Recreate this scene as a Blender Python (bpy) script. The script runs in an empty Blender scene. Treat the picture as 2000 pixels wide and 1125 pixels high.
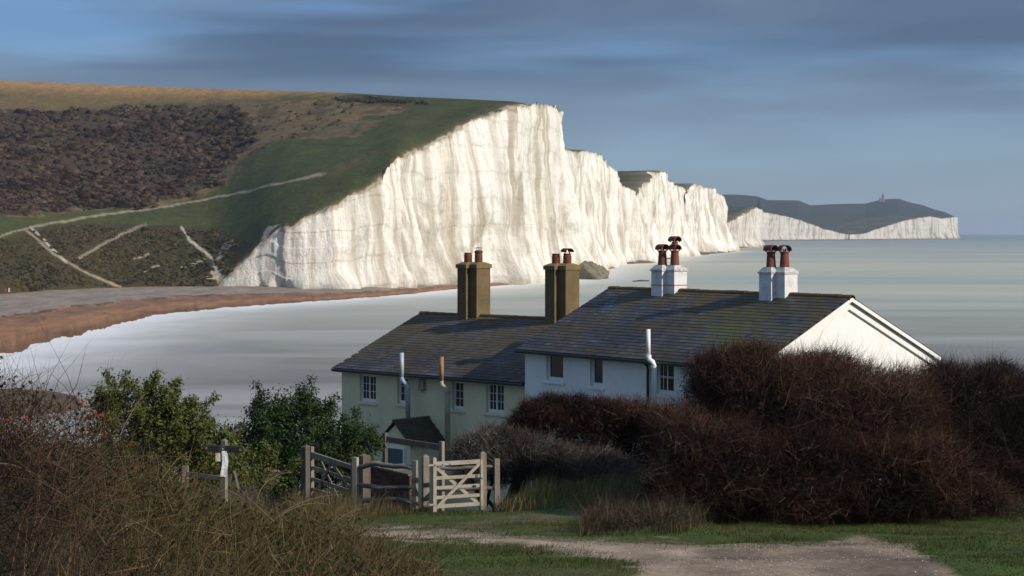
import bpy, bmesh, math, random
import numpy as np
from mathutils import Vector, Matrix

random.seed(7); RNG = np.random.default_rng(7)
SC = bpy.context.scene
COL = SC.collection
PI = math.pi

# ------------------------------------------------------------------ camera, sky, sun, exposure
CAM_H = 25.5          # eye height over the sea
FPX = 3600.0          # focal length for a 2000 px wide frame
ROW = 448.5           # level row of the frame
EARTH = 8.3e6         # effective earth radius (with refraction)
cam_d = bpy.data.cameras.new('camera'); cam = bpy.data.objects.new('camera', cam_d); COL.objects.link(cam)
cam_d.sensor_width = 36; cam_d.lens = FPX / 2000 * 36; cam_d.shift_y = -(562.5 - ROW) / 2000
cam_d.clip_start = 0.5; cam_d.clip_end = 80000
cam.location = (0, 0, CAM_H); cam.rotation_euler = (PI / 2, 0, 0)
SC.camera = cam

SUN_EL = math.radians(28); SUN_AZ = math.radians(120)     # azimuth clockwise from +Y (view direction)
to_sun = Vector((math.sin(SUN_AZ) * math.cos(SUN_EL), math.cos(SUN_AZ) * math.cos(SUN_EL), math.sin(SUN_EL)))
sun_d = bpy.data.lights.new('sun', 'SUN'); sun = bpy.data.objects.new('sun', sun_d); COL.objects.link(sun)
sun_d.energy = 4.0; sun_d.angle = math.radians(0.6); sun_d.color = (1.0, 0.90, 0.76)
sun.rotation_euler = to_sun.to_track_quat('Z', 'Y').to_euler()

W = bpy.data.worlds.new('World'); SC.world = W; W.use_nodes = True
nt = W.node_tree; nt.nodes.clear()
def N(t, kind, **kw):
    n = t.nodes.new(kind)
    for k, v in kw.items(): setattr(n, k, v)
    return n
def mixc(t, fac, a, b, blend='MIX'):
    m = N(t, 'ShaderNodeMix', data_type='RGBA', blend_type=blend)
    for s, v in ((0, fac), (6, a), (7, b)):
        if isinstance(v, bpy.types.NodeSocket): t.links.new(v, m.inputs[s])
        elif s == 0: m.inputs[0].default_value = v
        else: m.inputs[s].default_value = (*v, 1) if len(v) == 3 else v
    return m.outputs[2]
def mathn(t, op, a, b=None, clamp=False):
    m = N(t, 'ShaderNodeMath', operation=op, use_clamp=clamp)
    for i, v in enumerate((a, b)):
        if v is None: continue
        if isinstance(v, bpy.types.NodeSocket): t.links.new(v, m.inputs[i])
        else: m.inputs[i].default_value = v
    return m.outputs[0]
def ramp(t, fac, stops, interp='LINEAR'):
    r = N(t, 'ShaderNodeValToRGB'); r.color_ramp.interpolation = interp
    el = r.color_ramp.elements
    while len(el) < len(stops): el.new(0.5)
    for e, (p, c) in zip(el, stops):
        e.position = p; e.color = (c, c, c, 1) if not hasattr(c, '__len__') else (*c, 1)
    t.links.new(fac, r.inputs[0]); return r.outputs[0]
def noise(t, vec, scale, detail=5, rough=0.55, dist=0.0):
    n = N(t, 'ShaderNodeTexNoise'); n.inputs['Scale'].default_value = scale
    n.inputs['Detail'].default_value = detail; n.inputs['Roughness'].default_value = rough
    n.inputs['Distortion'].default_value = dist
    if vec is not None: t.links.new(vec, n.inputs['Vector'])
    return n.outputs['Fac']
def mapping(t, vec, scale=(1, 1, 1), loc=(0, 0, 0), rot=(0, 0, 0)):
    m = N(t, 'ShaderNodeMapping'); m.inputs['Scale'].default_value = scale
    m.inputs['Location'].default_value = loc; m.inputs['Rotation'].default_value = rot
    t.links.new(vec, m.inputs['Vector']); return m.outputs[0]

sky = N(nt, 'ShaderNodeTexSky', sky_type='NISHITA'); sky.sun_disc = False
sky.sun_elevation = SUN_EL; sky.sun_rotation = SUN_AZ
sky.altitude = 30; sky.air_density = 1.0; sky.dust_density = 0.25; sky.ozone_density = 1.6
tc = N(nt, 'ShaderNodeTexCoord')
gen = tc.outputs['Generated']
sep = N(nt, 'ShaderNodeSeparateXYZ'); nt.links.new(gen, sep.inputs[0]); el = mathn(nt, 'MAXIMUM', sep.outputs[2], 0.0)
n1 = noise(nt, mapping(nt, gen, (3.0, 3.0, 20), (-4.338, 3.335, 3.313)), 1.0, 3, 0.45, 0.4)
n2 = noise(nt, mapping(nt, gen, (8, 8, 80), (6.288, -5.657, -4.85), (0.02, 0.015, 0)), 1.0, 3, 0.5, 0.3)
cl = mathn(nt, 'ADD', mathn(nt, 'MULTIPLY', n1, 0.78), mathn(nt, 'MULTIPLY', n2, 0.22))
cover = ramp(nt, cl, [(0.34, 0.52), (0.56, 1.0)], 'EASE')
tone = noise(nt, mapping(nt, gen, (2.4, 2.4, 17), (-6.351, -4.947, 4.212)), 1.0, 3, 0.5, 0.4)
shade = ramp(nt, tone, [(0.34, (0.52, 0.84, 1.42)), (0.68, (1.25, 1.72, 2.45))], 'EASE')
# overcast skies brighten from the horizon to the zenith (CIE distribution)
cie = mathn(nt, 'ADD', mathn(nt, 'MULTIPLY', el, 1.9), 0.93)
shade = mixc(nt, 1.0, shade, cie, 'MULTIPLY')
clear = mixc(nt, 1.0, sky.outputs[0], (0.42, 0.61, 0.94), 'MULTIPLY')
veil = ramp(nt, el, [(0.0, 0.20), (0.030, 0.50), (0.080, 0.94)])     # the cloud sheet thins to a pale veil over the sea
skyc = mixc(nt, mathn(nt, 'MULTIPLY', cover, veil), clear, shade)
skyc = mixc(nt, ramp(nt, el, [(0.0, 0.70), (0.045, 0.34), (0.10, 0.0)], 'EASE'), skyc, (2.05, 2.65, 3.45))      # pale sea air low over the horizon
bg = N(nt, 'ShaderNodeBackground'); bg.inputs['Strength'].default_value = 0.112
nt.links.new(skyc, bg.inputs[0]); wo = N(nt, 'ShaderNodeOutputWorld'); nt.links.new(bg.outputs[0], wo.inputs[0])

vs = SC.view_settings; vs.view_transform = 'Standard'; vs.look = 'None'; vs.gamma = 1; vs.exposure = 0.22
vs.use_curve_mapping = False
SC.cycles.use_denoising = True
SC.cycles.max_bounces = 6; SC.cycles.volume_bounces = 0; SC.cycles.diffuse_bounces = 3

# ------------------------------------------------------------------ helpers
def P(px, py, d):
    """world point at depth d seen at pixel (px,py) of the 2000 px frame"""
    return np.array([(px - 1000) / FPX * d, d, CAM_H - (py - ROW) / FPX * d])
def DZ(py, z):
    """depth at which height z is seen on row py"""
    return (CAM_H - z) / (py - ROW) * FPX
def lerp(tab, x):
    a = np.array(tab, float); return np.interp(x, a[:, 0], a[:, 1])
def _h(ix, iy, s):
    n = (ix.astype(np.int64) * 374761393 + iy.astype(np.int64) * 668265263 + s * 1442695041) & 0xffffffff
    n = ((n ^ (n >> 13)) * 1274126177) & 0xffffffff
    return ((n ^ (n >> 16)) & 0xffff) / 65535.0
def vn(x, y, s=0):
    x = np.asarray(x, float); y = np.asarray(y, float)
    x, y = np.broadcast_arrays(x, y)
    ix = np.floor(x); iy = np.floor(y); fx = x - ix; fy = y - iy
    fx = fx * fx * (3 - 2 * fx); fy = fy * fy * (3 - 2 * fy)
    a = _h(ix, iy, s); b = _h(ix + 1, iy, s); c = _h(ix, iy + 1, s); d = _h(ix + 1, iy + 1, s)
    return (a * (1 - fx) + b * fx) * (1 - fy) + (c * (1 - fx) + d * fx) * fy
def fbm(x, y, s=0, o=4):
    t = 0; a = 0.5; k = 1
    for i in range(o):
        t = t + a * vn(np.asarray(x) * k, np.asarray(y) * k, s + i); a *= 0.5; k *= 2.03
    return t / (1 - 0.5 ** o)
def sstep(a, b, x):
    t = np.clip((x - a) / (b - a), 0, 1); return t * t * (3 - 2 * t)
def in_poly(poly, x, y):
    p = np.array(poly, float); r = np.zeros(np.shape(x), bool); j = len(p) - 1
    for i in range(len(p)):
        c = ((p[i, 1] > y) != (p[j, 1] > y)) & (x < (p[j, 0] - p[i, 0]) * (y - p[i, 1]) / (p[j, 1] - p[i, 1] + 1e-12) + p[i, 0])
        r ^= c; j = i
    return r
def dist_line(pts, x, y):
    p = np.array(pts, float); best = np.full(np.shape(x), 1e9)
    for a, b in zip(p[:-1], p[1:]):
        ab = b - a; t = np.clip(((x - a[0]) * ab[0] + (y - a[1]) * ab[1]) / (ab @ ab + 1e-12), 0, 1)
        best = np.minimum(best, np.hypot(x - a[0] - t * ab[0], y - a[1] - t * ab[1]))
    return best

WL = {}
def wloc(o): return WL.get(o.name, np.zeros(3)) if o is not None else np.zeros(3)
def link(name, me, mat, parent=None):
    o = bpy.data.objects.new(name, me); COL.objects.link(o)
    if mat is not None and not me.materials: me.materials.append(mat)
    if parent is not None: o.parent = parent; WL[o.name] = wloc(parent)
    return o
def np_mesh(name, V, F, mat, parent=None, col=None, smooth=False, uv=None, attrs=None):
    V = np.asarray(V, np.float64) - wloc(parent)
    F = np.asarray(F, np.int32); k = F.shape[1]
    me = bpy.data.meshes.new(name)
    me.vertices.add(len(V)); me.vertices.foreach_set('co', V.astype(np.float32).ravel())
    me.loops.add(F.size); me.loops.foreach_set('vertex_index', F.ravel())
    me.polygons.add(len(F)); me.polygons.foreach_set('loop_start', np.arange(0, F.size, k, dtype=np.int32))
    me.polygons.foreach_set('use_smooth', np.full(len(F), bool(smooth)))
    if col is not None:
        c = np.ones((len(V), 4), np.float32); c[:, :3] = np.clip(col, 0, 1)
        at = me.attributes.new('col', 'FLOAT_COLOR', 'POINT'); at.data.foreach_set('color', c.ravel())
    for an, av in (attrs or {}).items():
        at = me.attributes.new(an, 'FLOAT', 'POINT'); at.data.foreach_set('value', np.asarray(av, np.float32).ravel())
    if uv is not None:
        u = me.uv_layers.new(name='UVMap'); u.data.foreach_set('uv', np.asarray(uv, np.float32)[F.ravel()].ravel())
    me.update(calc_edges=True); me.validate()
    return link(name, me, mat, parent)
def grid_faces(nc, nr, flip=False):
    i = np.arange(nc - 1)[:, None] * nr + np.arange(nr - 1)[None, :]
    q = np.stack([i, i + nr, i + nr + 1, i + 1], -1).reshape(-1, 4)
    return q[:, ::-1] if flip else q
def thing(name, label, cat, loc, group=None):
    o = bpy.data.objects.new(name, None); COL.objects.link(o); o.location = loc; o.empty_display_size = 0.2
    WL[o.name] = np.array(loc, float); o['label'] = label; o['category'] = cat
    if group: o['group'] = group
    return o
def tag(o, label=None, cat=None, kind=None, group=None):
    for k, v in (('label', label), ('category', cat), ('kind', kind), ('group', group)):
        if v: o[k] = v
    return o

class MB:
    """collects shapes in world space, built as one mesh"""
    def __init__(s): s.v = []; s.f = []; s.mi = []; s.m = 0
    def add(s, vs_, fs):
        b = len(s.v); s.v += [tuple(map(float, p)) for p in vs_]; s.f += [tuple(b + i for i in f) for f in fs]; s.mi += [s.m] * len(fs); return s
    def hexa(s, p):      # 8 points, bottom ring then top ring
        return s.add(p, [(3, 2, 1, 0), (4, 5, 6, 7), (0, 1, 5, 4), (1, 2, 6, 5), (2, 3, 7, 6), (3, 0, 4, 7)])
    def box(s, o, a, b, c):   # origin corner + three edge vectors
        o, a, b, c = map(np.array, (o, a, b, c))
        if np.dot(np.cross(a, b), c) < 0: a, b = b, a
        return s.hexa([o, o + a, o + a + b, o + b, o + c, o + a + c, o + a + b + c, o + b + c])
    def cbox(s, c, a, b, h):
        c, a, b, h = map(np.array, (c, a, b, h)); return s.box(c - a / 2 - b / 2 - h / 2, a, b, h)
    def beam(s, p, q, wv, tv):  # bar from p to q with width vector and thickness vector
        p, q, wv, tv = map(np.array, (p, q, wv, tv)); return s.box(p - wv / 2 - tv / 2, q - p, wv, tv)
    def tube(s, pts, rad, n=8, caps=True):
        pts = [np.array(p, float) for p in pts]
        if not hasattr(rad, '__len__'): rad = [rad] * len(pts)
        up = np.array([0.13, 0.21, 1.0]); rings = []
        for i, p in enumerate(pts):
            t = pts[min(i + 1, len(pts) - 1)] - pts[max(i - 1, 0)]; t = t / (np.linalg.norm(t) + 1e-9)
            a = np.cross(t, up)
            if np.linalg.norm(a) < 0.15: a = np.cross(t, np.array([1.0, 0.1, 0]))
            a /= np.linalg.norm(a); b = np.cross(t, a)
            rings += [p + rad[i] * (math.cos(2 * PI * k / n) * a + math.sin(2 * PI * k / n) * b) for k in range(n)]
        fs = [(i * n + k, i * n + (k + 1) % n, (i + 1) * n + (k + 1) % n, (i + 1) * n + k) for i in range(len(pts) - 1) for k in range(n)]
        if caps: fs += [tuple(range(n))[::-1], tuple((len(pts) - 1) * n + k for k in range(n))]
        return s.add(rings, fs)
    def lathe(s, c, prof, n=18):   # prof: (r,z)
        vs_ = [(c[0] + r * math.cos(2 * PI * k / n), c[1] + r * math.sin(2 * PI * k / n), c[2] + z) for r, z in prof for k in range(n)]
        fs = [(i * n + k, i * n + (k + 1) % n, (i + 1) * n + (k + 1) % n, (i + 1) * n + k) for i in range(len(prof) - 1) for k in range(n)]
        return s.add(vs_, fs)
    def build(s, name, mat, parent=None, smooth=False, bevel=0.0):
        me = bpy.data.meshes.new(name); off = wloc(parent)
        me.from_pydata([tuple(np.array(p) - off) for p in s.v], [], s.f)
        mats = mat if isinstance(mat, (list, tuple)) else [mat]
        for m in mats: me.materials.append(m)
        if len(mats) > 1: me.polygons.foreach_set('material_index', s.mi)
        if smooth: me.polygons.foreach_set('use_smooth', [True] * len(me.polygons))
        me.update(); o = link(name, me, None, parent)
        if bevel:
            b = o.modifiers.new('edge', 'BEVEL'); b.width = bevel; b.segments = 2; b.limit_method = 'ANGLE'
        return o

# ------------------------------------------------------------------ materials
def mat_base(name, rough=0.85, spec=0.3):
    m = bpy.data.materials.new(name); m.use_nodes = True; t = m.node_tree
    p = t.nodes['Principled BSDF']; p.inputs['Roughness'].default_value = rough
    p.inputs['Specular IOR Level'].default_value = spec
    return m, t, p
def add_bump(t, p, h, strength, dist):
    b = N(t, 'ShaderNodeBump'); b.inputs['Strength'].default_value = strength; b.inputs['Distance'].default_value = dist
    t.links.new(h, b.inputs['Height']); t.links.new(b.outputs[0], p.inputs['Normal'])
def M(name, c1, c2=None, scale=3.0, lo=0.35, hi=0.65, rough=0.85, spec=0.3, bump=0.3, bscale=40, bdist=0.01, stretch=(1, 1, 1), grit=0.25, metal=0.0):
    m, t, p = mat_base(name, rough, spec); p.inputs['Metallic'].default_value = metal
    g = N(t, 'ShaderNodeNewGeometry'); v = mapping(t, g.outputs['Position'], stretch)
    f = noise(t, v, scale, 6, 0.6)
    c = mixc(t, ramp(t, f, [(lo, 0), (hi, 1)]), c1, c2 or tuple(x * 0.7 for x in c1))
    fine = noise(t, v, bscale, 4, 0.6)
    k = ramp(t, fine, [(0.25, 1 - grit), (0.75, 1 + grit * 0.4)])
    c = mixc(t, 1.0, c, k, 'MULTIPLY'); t.links.new(c, p.inputs['Base Color'])
    if bump: add_bump(t, p, fine, bump, bdist)
    return m
def M_attr(name, rough=0.9, spec=0.15, nscale=0, namp=0.3, bump=0, bscale=4, bdist=0.3, trans=0.0):
    m, t, p = mat_base(name, rough, spec)
    a = N(t, 'ShaderNodeAttribute', attribute_name='col'); c = a.outputs['Color']
    if nscale:
        g = N(t, 'ShaderNodeNewGeometry')
        k = ramp(t, noise(t, g.outputs['Position'], nscale, 6, 0.65), [(0.25, 1 - namp), (0.75, 1 + namp)])
        c = mixc(t, 1.0, c, k, 'MULTIPLY')
    t.links.new(c, p.inputs['Base Color'])
    if bump:
        g = N(t, 'ShaderNodeNewGeometry'); add_bump(t, p, noise(t, g.outputs['Position'], bscale, 5, 0.65), bump, bdist)
    if trans:
        tr = N(t, 'ShaderNodeBsdfTranslucent'); t.links.new(c, tr.inputs[0]); mx = N(t, 'ShaderNodeMixShader'); mx.inputs[0].default_value = trans
        t.links.new(p.outputs[0], mx.inputs[1]); t.links.new(tr.outputs[0], mx.inputs[2]); t.links.new(mx.outputs[0], t.nodes['Material Output'].inputs[0])
    return m

m_land = M_attr('downland', nscale=0.35, namp=0.35, bump=0.8, bscale=0.5, bdist=0.8)
m_veg = M_attr('foliage', rough=0.75, trans=0.25)
m_twig = M_attr('twig', rough=0.85)
m_ground = M_attr('ground', nscale=9, namp=0.35, bump=0.6, bscale=12, bdist=0.05)

def chalk_mat():
    m, t, p = mat_base('chalk', 0.95, 0.1)
    uv = N(t, 'ShaderNodeUVMap').outputs[0]
    streak = noise(t, mapping(t, uv, (0.10, 0.0065, 1)), 1.0, 9, 0.68, 0.25)
    fine = noise(t, mapping(t, uv, (0.75, 0.16, 1), (5, 2, 0)), 1.0, 7, 0.75, 0.5)
    blot = noise(t, mapping(t, uv, (0.026, 0.022, 1), (9, 4, 0)), 1.0, 6, 0.62, 0.8)
    c = mixc(t, ramp(t, streak, [(0.47, 0), (0.60, 1)]), (0.84, 0.825, 0.785), (0.48, 0.44, 0.365))
    c = mixc(t, mathn(t, 'MULTIPLY', ramp(t, blot, [(0.53, 0), (0.64, 1)]), 0.85), c, (0.36, 0.32, 0.25))
    c = mixc(t, mathn(t, 'MULTIPLY', ramp(t, fine, [(0.53, 0), (0.67, 1)]), 0.42), c, (0.38, 0.345, 0.29))
    clean = ramp(t, noise(t, mapping(t, uv, (0.035, 0.010, 1), (51, 3, 0)), 1.0, 5, 0.6, 0.4), [(0.52, 0), (0.66, 1)])
    c = mixc(t, mathn(t, 'MULTIPLY', clean, 0.70), c, (0.87, 0.86, 0.83))
    ru = noise(t, mapping(t, uv, (0.06, 0.008, 1), (31, 7, 0)), 1.0, 5, 0.65, 0.6)
    c = mixc(t, mathn(t, 'MULTIPLY', ramp(t, ru, [(0.61, 0), (0.72, 1)]), 0.5), c, (0.55, 0.40, 0.22))
    vo = N(t, 'ShaderNodeTexVoronoi', feature='DISTANCE_TO_EDGE'); vo.inputs['Scale'].default_value = 1.0; vo.inputs['Randomness'].default_value = 1.0
    wv = N(t, 'ShaderNodeMix', data_type='VECTOR'); wv.inputs[0].default_value = 0.12; t.links.new(mapping(t, uv, (0.12, 0.055, 1)), wv.inputs[4])
    nn = N(t, 'ShaderNodeTexNoise'); nn.inputs['Scale'].default_value = 0.25; nn.inputs['Detail'].default_value = 6; t.links.new(uv, nn.inputs['Vector']); t.links.new(nn.outputs['Color'], wv.inputs[5]); t.links.new(wv.outputs[1], vo.inputs['Vector'])
    crack = mathn(t, 'MULTIPLY', ramp(t, vo.outputs['Distance'], [(0.0, 1), (0.035, 0)]), ramp(t, fine, [(0.42, 0), (0.58, 1)]))
    c = mixc(t, mathn(t, 'MULTIPLY', crack, 0.32), c, (0.30, 0.27, 0.22))
    # thin broken flint seams
    sx = N(t, 'ShaderNodeSeparateXYZ'); t.links.new(uv, sx.inputs[0])
    wob = mathn(t, 'MULTIPLY', noise(t, mapping(t, uv, (0.02, 0.004, 1)), 1.0, 5, 0.6), 5.0)
    zz = mathn(t, 'FRACT', mathn(t, 'DIVIDE', mathn(t, 'ADD', sx.outputs[1], wob), 6.1))
    seam = mathn(t, 'MULTIPLY', ramp(t, zz, [(0.0, 1), (0.035, 0), (0.965, 0), (1.0, 1)]), ramp(t, noise(t, mapping(t, uv, (0.12, 0.3, 1)), 1.0, 5, 0.7), [(0.48, 0), (0.62, 1)]))
    c = mixc(t, mathn(t, 'MULTIPLY', seam, 0.40), c, (0.25, 0.22, 0.18))
    a = N(t, 'ShaderNodeAttribute', attribute_name='col')
    c = mixc(t, 1.0, c, a.outputs['Color'], 'MULTIPLY')
    t.links.new(c, p.inputs['Base Color'])
    h = mathn(t, 'ADD', noise(t, mapping(t, uv, (0.13, 0.05, 1), (2, 8, 0)), 1.0, 9, 0.70, 0.8), mathn(t, 'MULTIPLY', noise(t, mapping(t, uv, (0.6, 0.45, 1)), 1.0, 7, 0.75), 0.8))
    h = mathn(t, 'ADD', h, mathn(t, 'MULTIPLY', noise(t, mapping(t, uv, (1.1, 0.8, 1), (3, 3, 0)), 1.0, 6, 0.8), 0.5))
    add_bump(t, p, h, 0.7, 2.2)
    return m
m_chalk = chalk_mat()

def sea_mat():
    m, t, p = mat_base('sea_water', 0.50, 0.16)
    g = N(t, 'ShaderNodeNewGeometry'); pos = g.outputs['Position']
    sh = N(t, 'ShaderNodeAttribute', attribute_name='shore').outputs['Fac']
    dp = N(t, 'ShaderNodeAttribute', attribute_name='dist').outputs['Fac']
    silt = ramp(t, noise(t, mapping(t, pos, (0.0012, 0.006, 1)), 1.0, 5, 0.55, 0.6), [(0.40, 0), (0.62, 1)])
    c = mixc(t, silt, (0.33, 0.365, 0.31), (0.46, 0.445, 0.34))
    c = mixc(t, ramp(t, dp, [(0.18, 0), (0.75, 1)]), c, (0.18, 0.25, 0.27))
    near = ramp(t, dp, [(0.034, 1), (0.092, 0)])
    c = mixc(t, mathn(t, 'MULTIPLY', near, 0.95), c, (0.150, 0.140, 0.130))
    # foam: dense along the waterline, long soft streaks farther out
    wob = noise(t, mapping(t, pos, (0.03, 0.02, 1)), 1.0, 6, 0.6, 0.5)
    edge = mathn(t, 'ADD', sh, mathn(t, 'MULTIPLY', mathn(t, 'SUBTRACT', wob, 0.5), 34))
    foam = ramp(t, mathn(t, 'DIVIDE', edge, 100), [(0.0, 1.0), (0.06, 0.85), (0.18, 0.50), (0.34, 0.20), (0.60, 0.0)])
    stre = ramp(t, noise(t, mapping(t, pos, (0.005, 0.022, 1), (0, 0, 0), (0, 0, 0.10)), 1.0, 3, 0.5, 0.7), [(0.42, 0), (0.74, 1)])
    fs = mathn(t, 'MULTIPLY', mathn(t, 'MULTIPLY', stre, ramp(t, dp, [(0.02, 0.60), (0.055, 0.34), (0.09, 0.16), (0.3, 0.07)])), 1.0)
    tot = mathn(t, 'MAXIMUM', foam, fs)
    c = mixc(t, tot, c, (0.74, 0.74, 0.73))
    t.links.new(c, p.inputs['Base Color'])
    t.links.new(mathn(t, 'ADD', mathn(t, 'MULTIPLY', tot, 0.3), 0.52), p.inputs['Roughness'])
    add_bump(t, p, noise(t, mapping(t, pos, (0.02, 0.08, 1)), 1.0, 5, 0.6), 0.15, 1.0)
    return m
m_sea = sea_mat()

def shingle_mat():
    m, t, p = mat_base('shingle', 0.95, 0.1)
    g = N(t, 'ShaderNodeNewGeometry'); pos = g.outputs['Position']
    a = N(t, 'ShaderNodeAttribute', attribute_name='col').outputs['Color']
    k = ramp(t, noise(t, mapping(t, pos, (0.25, 0.05, 1)), 1.0, 7, 0.68), [(0.3, 0.72), (0.7, 1.25)])
    c = mixc(t, 1.0, a, k, 'MULTIPLY')
    k2 = ramp(t, noise(t, pos, 2.2, 4, 0.7), [(0.3, 0.75), (0.7, 1.2)])
    c = mixc(t, 1.0, c, k2, 'MULTIPLY'); t.links.new(c, p.inputs['Base Color'])
    add_bump(t, p, noise(t, pos, 1.5, 6, 0.7), 0.6, 0.4)
    return m
m_shingle = shingle_mat()

# ------------------------------------------------------------------ the far coast
def resample(tab, n):
    a = np.array(tab, float); s = np.concatenate([[0], np.cumsum(np.hypot(np.diff(a[:, 0]), np.diff(a[:, 1])) + 1e-6)]); s /= s[-1]
    t = np.linspace(0, 1, n); return np.stack([np.interp(t, s, a[:, k]) for k in range(a.shape[1])], 1)
def cliff(base, top, nc, nr, seed, amp=3.0, ledge=True):
    """base: (x,y,z) polyline, top: (x,y,z) polyline with the same number of columns; returns the displaced top edge"""
    bx = base; tx = top
    tang = np.gradient(bx[:, :2], axis=0); tang /= np.linalg.norm(tang, axis=1)[:, None] + 1e-9
    k = 9; ker = np.ones(k) / k
    tang = np.stack([np.convolve(np.pad(tang[:, i], k // 2, mode='edge'), ker, 'valid') for i in (0, 1)], 1)
    tang /= np.linalg.norm(tang, axis=1)[:, None] + 1e-9
    nrm = np.stack([tang[:, 1], -tang[:, 0]], 1)            # seaward
    s = np.concatenate([[0], np.cumsum(np.linalg.norm(np.diff(bx[:, :2], axis=0), axis=1))])
    v = np.linspace(0, 1, nr)
    S, Vv = np.meshgrid(s, v, indexing='ij')
    pos = bx[:, None, :] * (1 - Vv[..., None]) + tx[:, None, :] * Vv[..., None]
    z = pos[..., 2]
    wq = (fbm(S / 30, z / 30, seed + 60, 3) - 0.5) * 1.3
    flute = (np.abs(fbm(S / 22 + wq * 0.35, z * 0.006 + 3, seed, 4) - 0.5) * -2 + 0.5) * amp * 2.0
    flute += (fbm(S / 46 + wq * 0.5, z * 0.012, seed + 9, 3) - 0.5) * amp * 6.0
    flute -= np.abs(fbm(S / 60 + z * 0.006, z * 0.015 - S / 90, seed + 14, 3) - 0.5) * amp * 3.0
    flute += np.floor((z + fbm(S / 20, S * 0, seed + 16, 2) * 9) / 6.1) % 2 * 0.35
    flute += (fbm(S / 4.5 + wq, z / 11, seed + 20, 4) - 0.5) * amp * 0.5 + (fbm(S / 2.4, z / 6.0, seed + 25, 3) - 0.5) * amp * 0.22
    slump = sstep(0.30, 0.0, Vv) * np.clip(fbm(S / 14, z * 0 + 1, seed + 31, 3) - 0.42, 0, 1) * amp * 9
    taper = np.minimum(1, (tx[:, 2] - bx[:, 2]) / 18)[:, None]
    off = (flute + slump) * taper
    pos = pos.copy(); pos[..., 0] += nrm[:, 0][:, None] * off; pos[..., 1] += nrm[:, 1][:, None] * off
    rag = (fbm(s / 4, s * 0, seed + 40, 4) - 0.5) * 3.2 * taper[:, 0]
    pos[:, -1, 2] += rag
    V = pos.reshape(-1, 3); uv = np.stack([S + seed * 37, z], -1).reshape(-1, 2)
    return pos, V, uv, grid_faces(len(s), nr), nrm
def chalk_col(pos, seed, gain=1.0):
    z = pos[..., 2]; h = np.linspace(0, 1, z.shape[1])[None, :] + z * 0
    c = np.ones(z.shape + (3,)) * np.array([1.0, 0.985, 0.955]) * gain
    dtop = (z[:, -1:] - z) + (fbm(pos[..., 0] / 4, pos[..., 1] / 4 + z / 3, seed + 3, 4) - 0.5) * 5.0
    soil = sstep(1.6, -0.4, dtop)
    c = c * (1 - soil[..., None] * np.array([0.35, 0.43, 0.55]))
    foot = sstep(5, 0, z); c *= (1 - foot[..., None] * np.array([0.20, 0.22, 0.28]))
    return c.reshape(-1, 3)
GRASS = np.array([0.058, 0.066, 0.019])
def inland(pos, width, rise, seed, tint=GRASS, dirv=(-0.80, 0.60), nr=14):
    e = pos[:, -1, :]; t = np.linspace(0, 1, nr) ** 1.4
    base_z = np.convolve(np.pad(e[:, 2], 10, mode='edge'), np.ones(21) / 21, 'valid')
    V = np.zeros((len(e), nr, 3))
    V[..., 0] = e[:, 0][:, None] + dirv[0] * width * t; V[..., 1] = e[:, 1][:, None] + dirv[1] * width * t
    zz = e[:, 2][:, None] * (1 - sstep(0, 0.2, t)) + base_z[:, None] * sstep(0, 0.2, t)
    V[..., 2] = zz + width * rise * t + (fbm(V[..., 0] / 30, V[..., 1] / 30, seed, 3) - 0.5) * 3 * t
    n = fbm(V[..., 0] / 22, V[..., 1] / 22, seed + 5, 4)
    c = tint * (0.7 + 0.7 * n[..., None]); dry = sstep(0.52, 0.68, n)[..., None]
    c = c * (1 - dry) + np.array([0.11, 0.085, 0.045]) * dry
    edge = (sstep(0.05, 0.0, t)[None, :] + n * 0)[..., None]; c = c * (1 - 0.7 * edge) + np.array([0.30, 0.24, 0.16]) * 0.7 * edge
    return V.reshape(-1, 3), grid_faces(len(e), nr, True), c.reshape(-1, 3)

# --- the big headland (first sister)
FOOT = [(-600, 592), (-300, 585), (0, 574), (100, 567), (235, 561), (330, 560), (425, 559), (560, 562), (650, 563), (730, 562), (800, 557), (880, 554), (1000, 551), (1060, 549), (1125, 542)]
FOOTZ = [(-600, 3.4), (0, 3.2), (425, 3.0), (560, 2.6), (730, 2.0), (880, 1.5), (1000, 1.0), (1060, 0.6), (1125, 0.2)]
WATER = [(-600, 900), (-300, 790), (-100, 730), (0, 694), (60, 677), (100, 666), (200, 642), (300, 615), (450, 600), (560, 592), (650, 586), (730, 580), (800, 574), (900, 563), (1000, 556), (1060, 552), (1125, 543.5)]
TOP = [(425, 553), (445, 537), (480, 505), (500, 480), (530, 456), (570, 441), (600, 426), (640, 412), (690, 386), (725, 369), (742, 351), (749, 327), (770, 309), (800, 300), (830, 292), (860, 272), (900, 255), (930, 238), (960, 222), (1000, 212), (1040, 205), (1060, 206), (1085, 211), (1101, 218)]
def foot_pt(px):
    py = lerp(FOOT, px); z = lerp(FOOTZ, px); d = DZ(py, z)
    return np.stack([(px - 1000) / FPX * d, d, z - 1.5 + 0 * d], -1)
bp = resample(np.concatenate([foot_pt(np.linspace(425, 1122, 90)), [[36, 1010, -1], [20, 1060, -1]]]), 760)
def top_pt(px):
    py = lerp(TOP, px); f = foot_pt(425 + (px - 425) / (1101 - 425) * (1122 - 425)); d = f[:, 1] + np.minimum(9, (f[:, 1] - 700) * 0.06 + 2)
    return np.stack([(px - 1000) / FPX * d, d, CAM_H - (py - ROW) / FPX * d], -1)
tp_raw = top_pt(np.linspace(425, 1101, 400)); tp_raw = np.concatenate([tp_raw, [[27.5, 1015, 84], [10, 1062, 78]]])
sb = np.linspace(0, 1, 760)
cb = np.concatenate([[0], np.cumsum(np.linalg.norm(np.diff(bp[:, :2], axis=0), axis=1))]); cb /= cb[-1]
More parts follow.
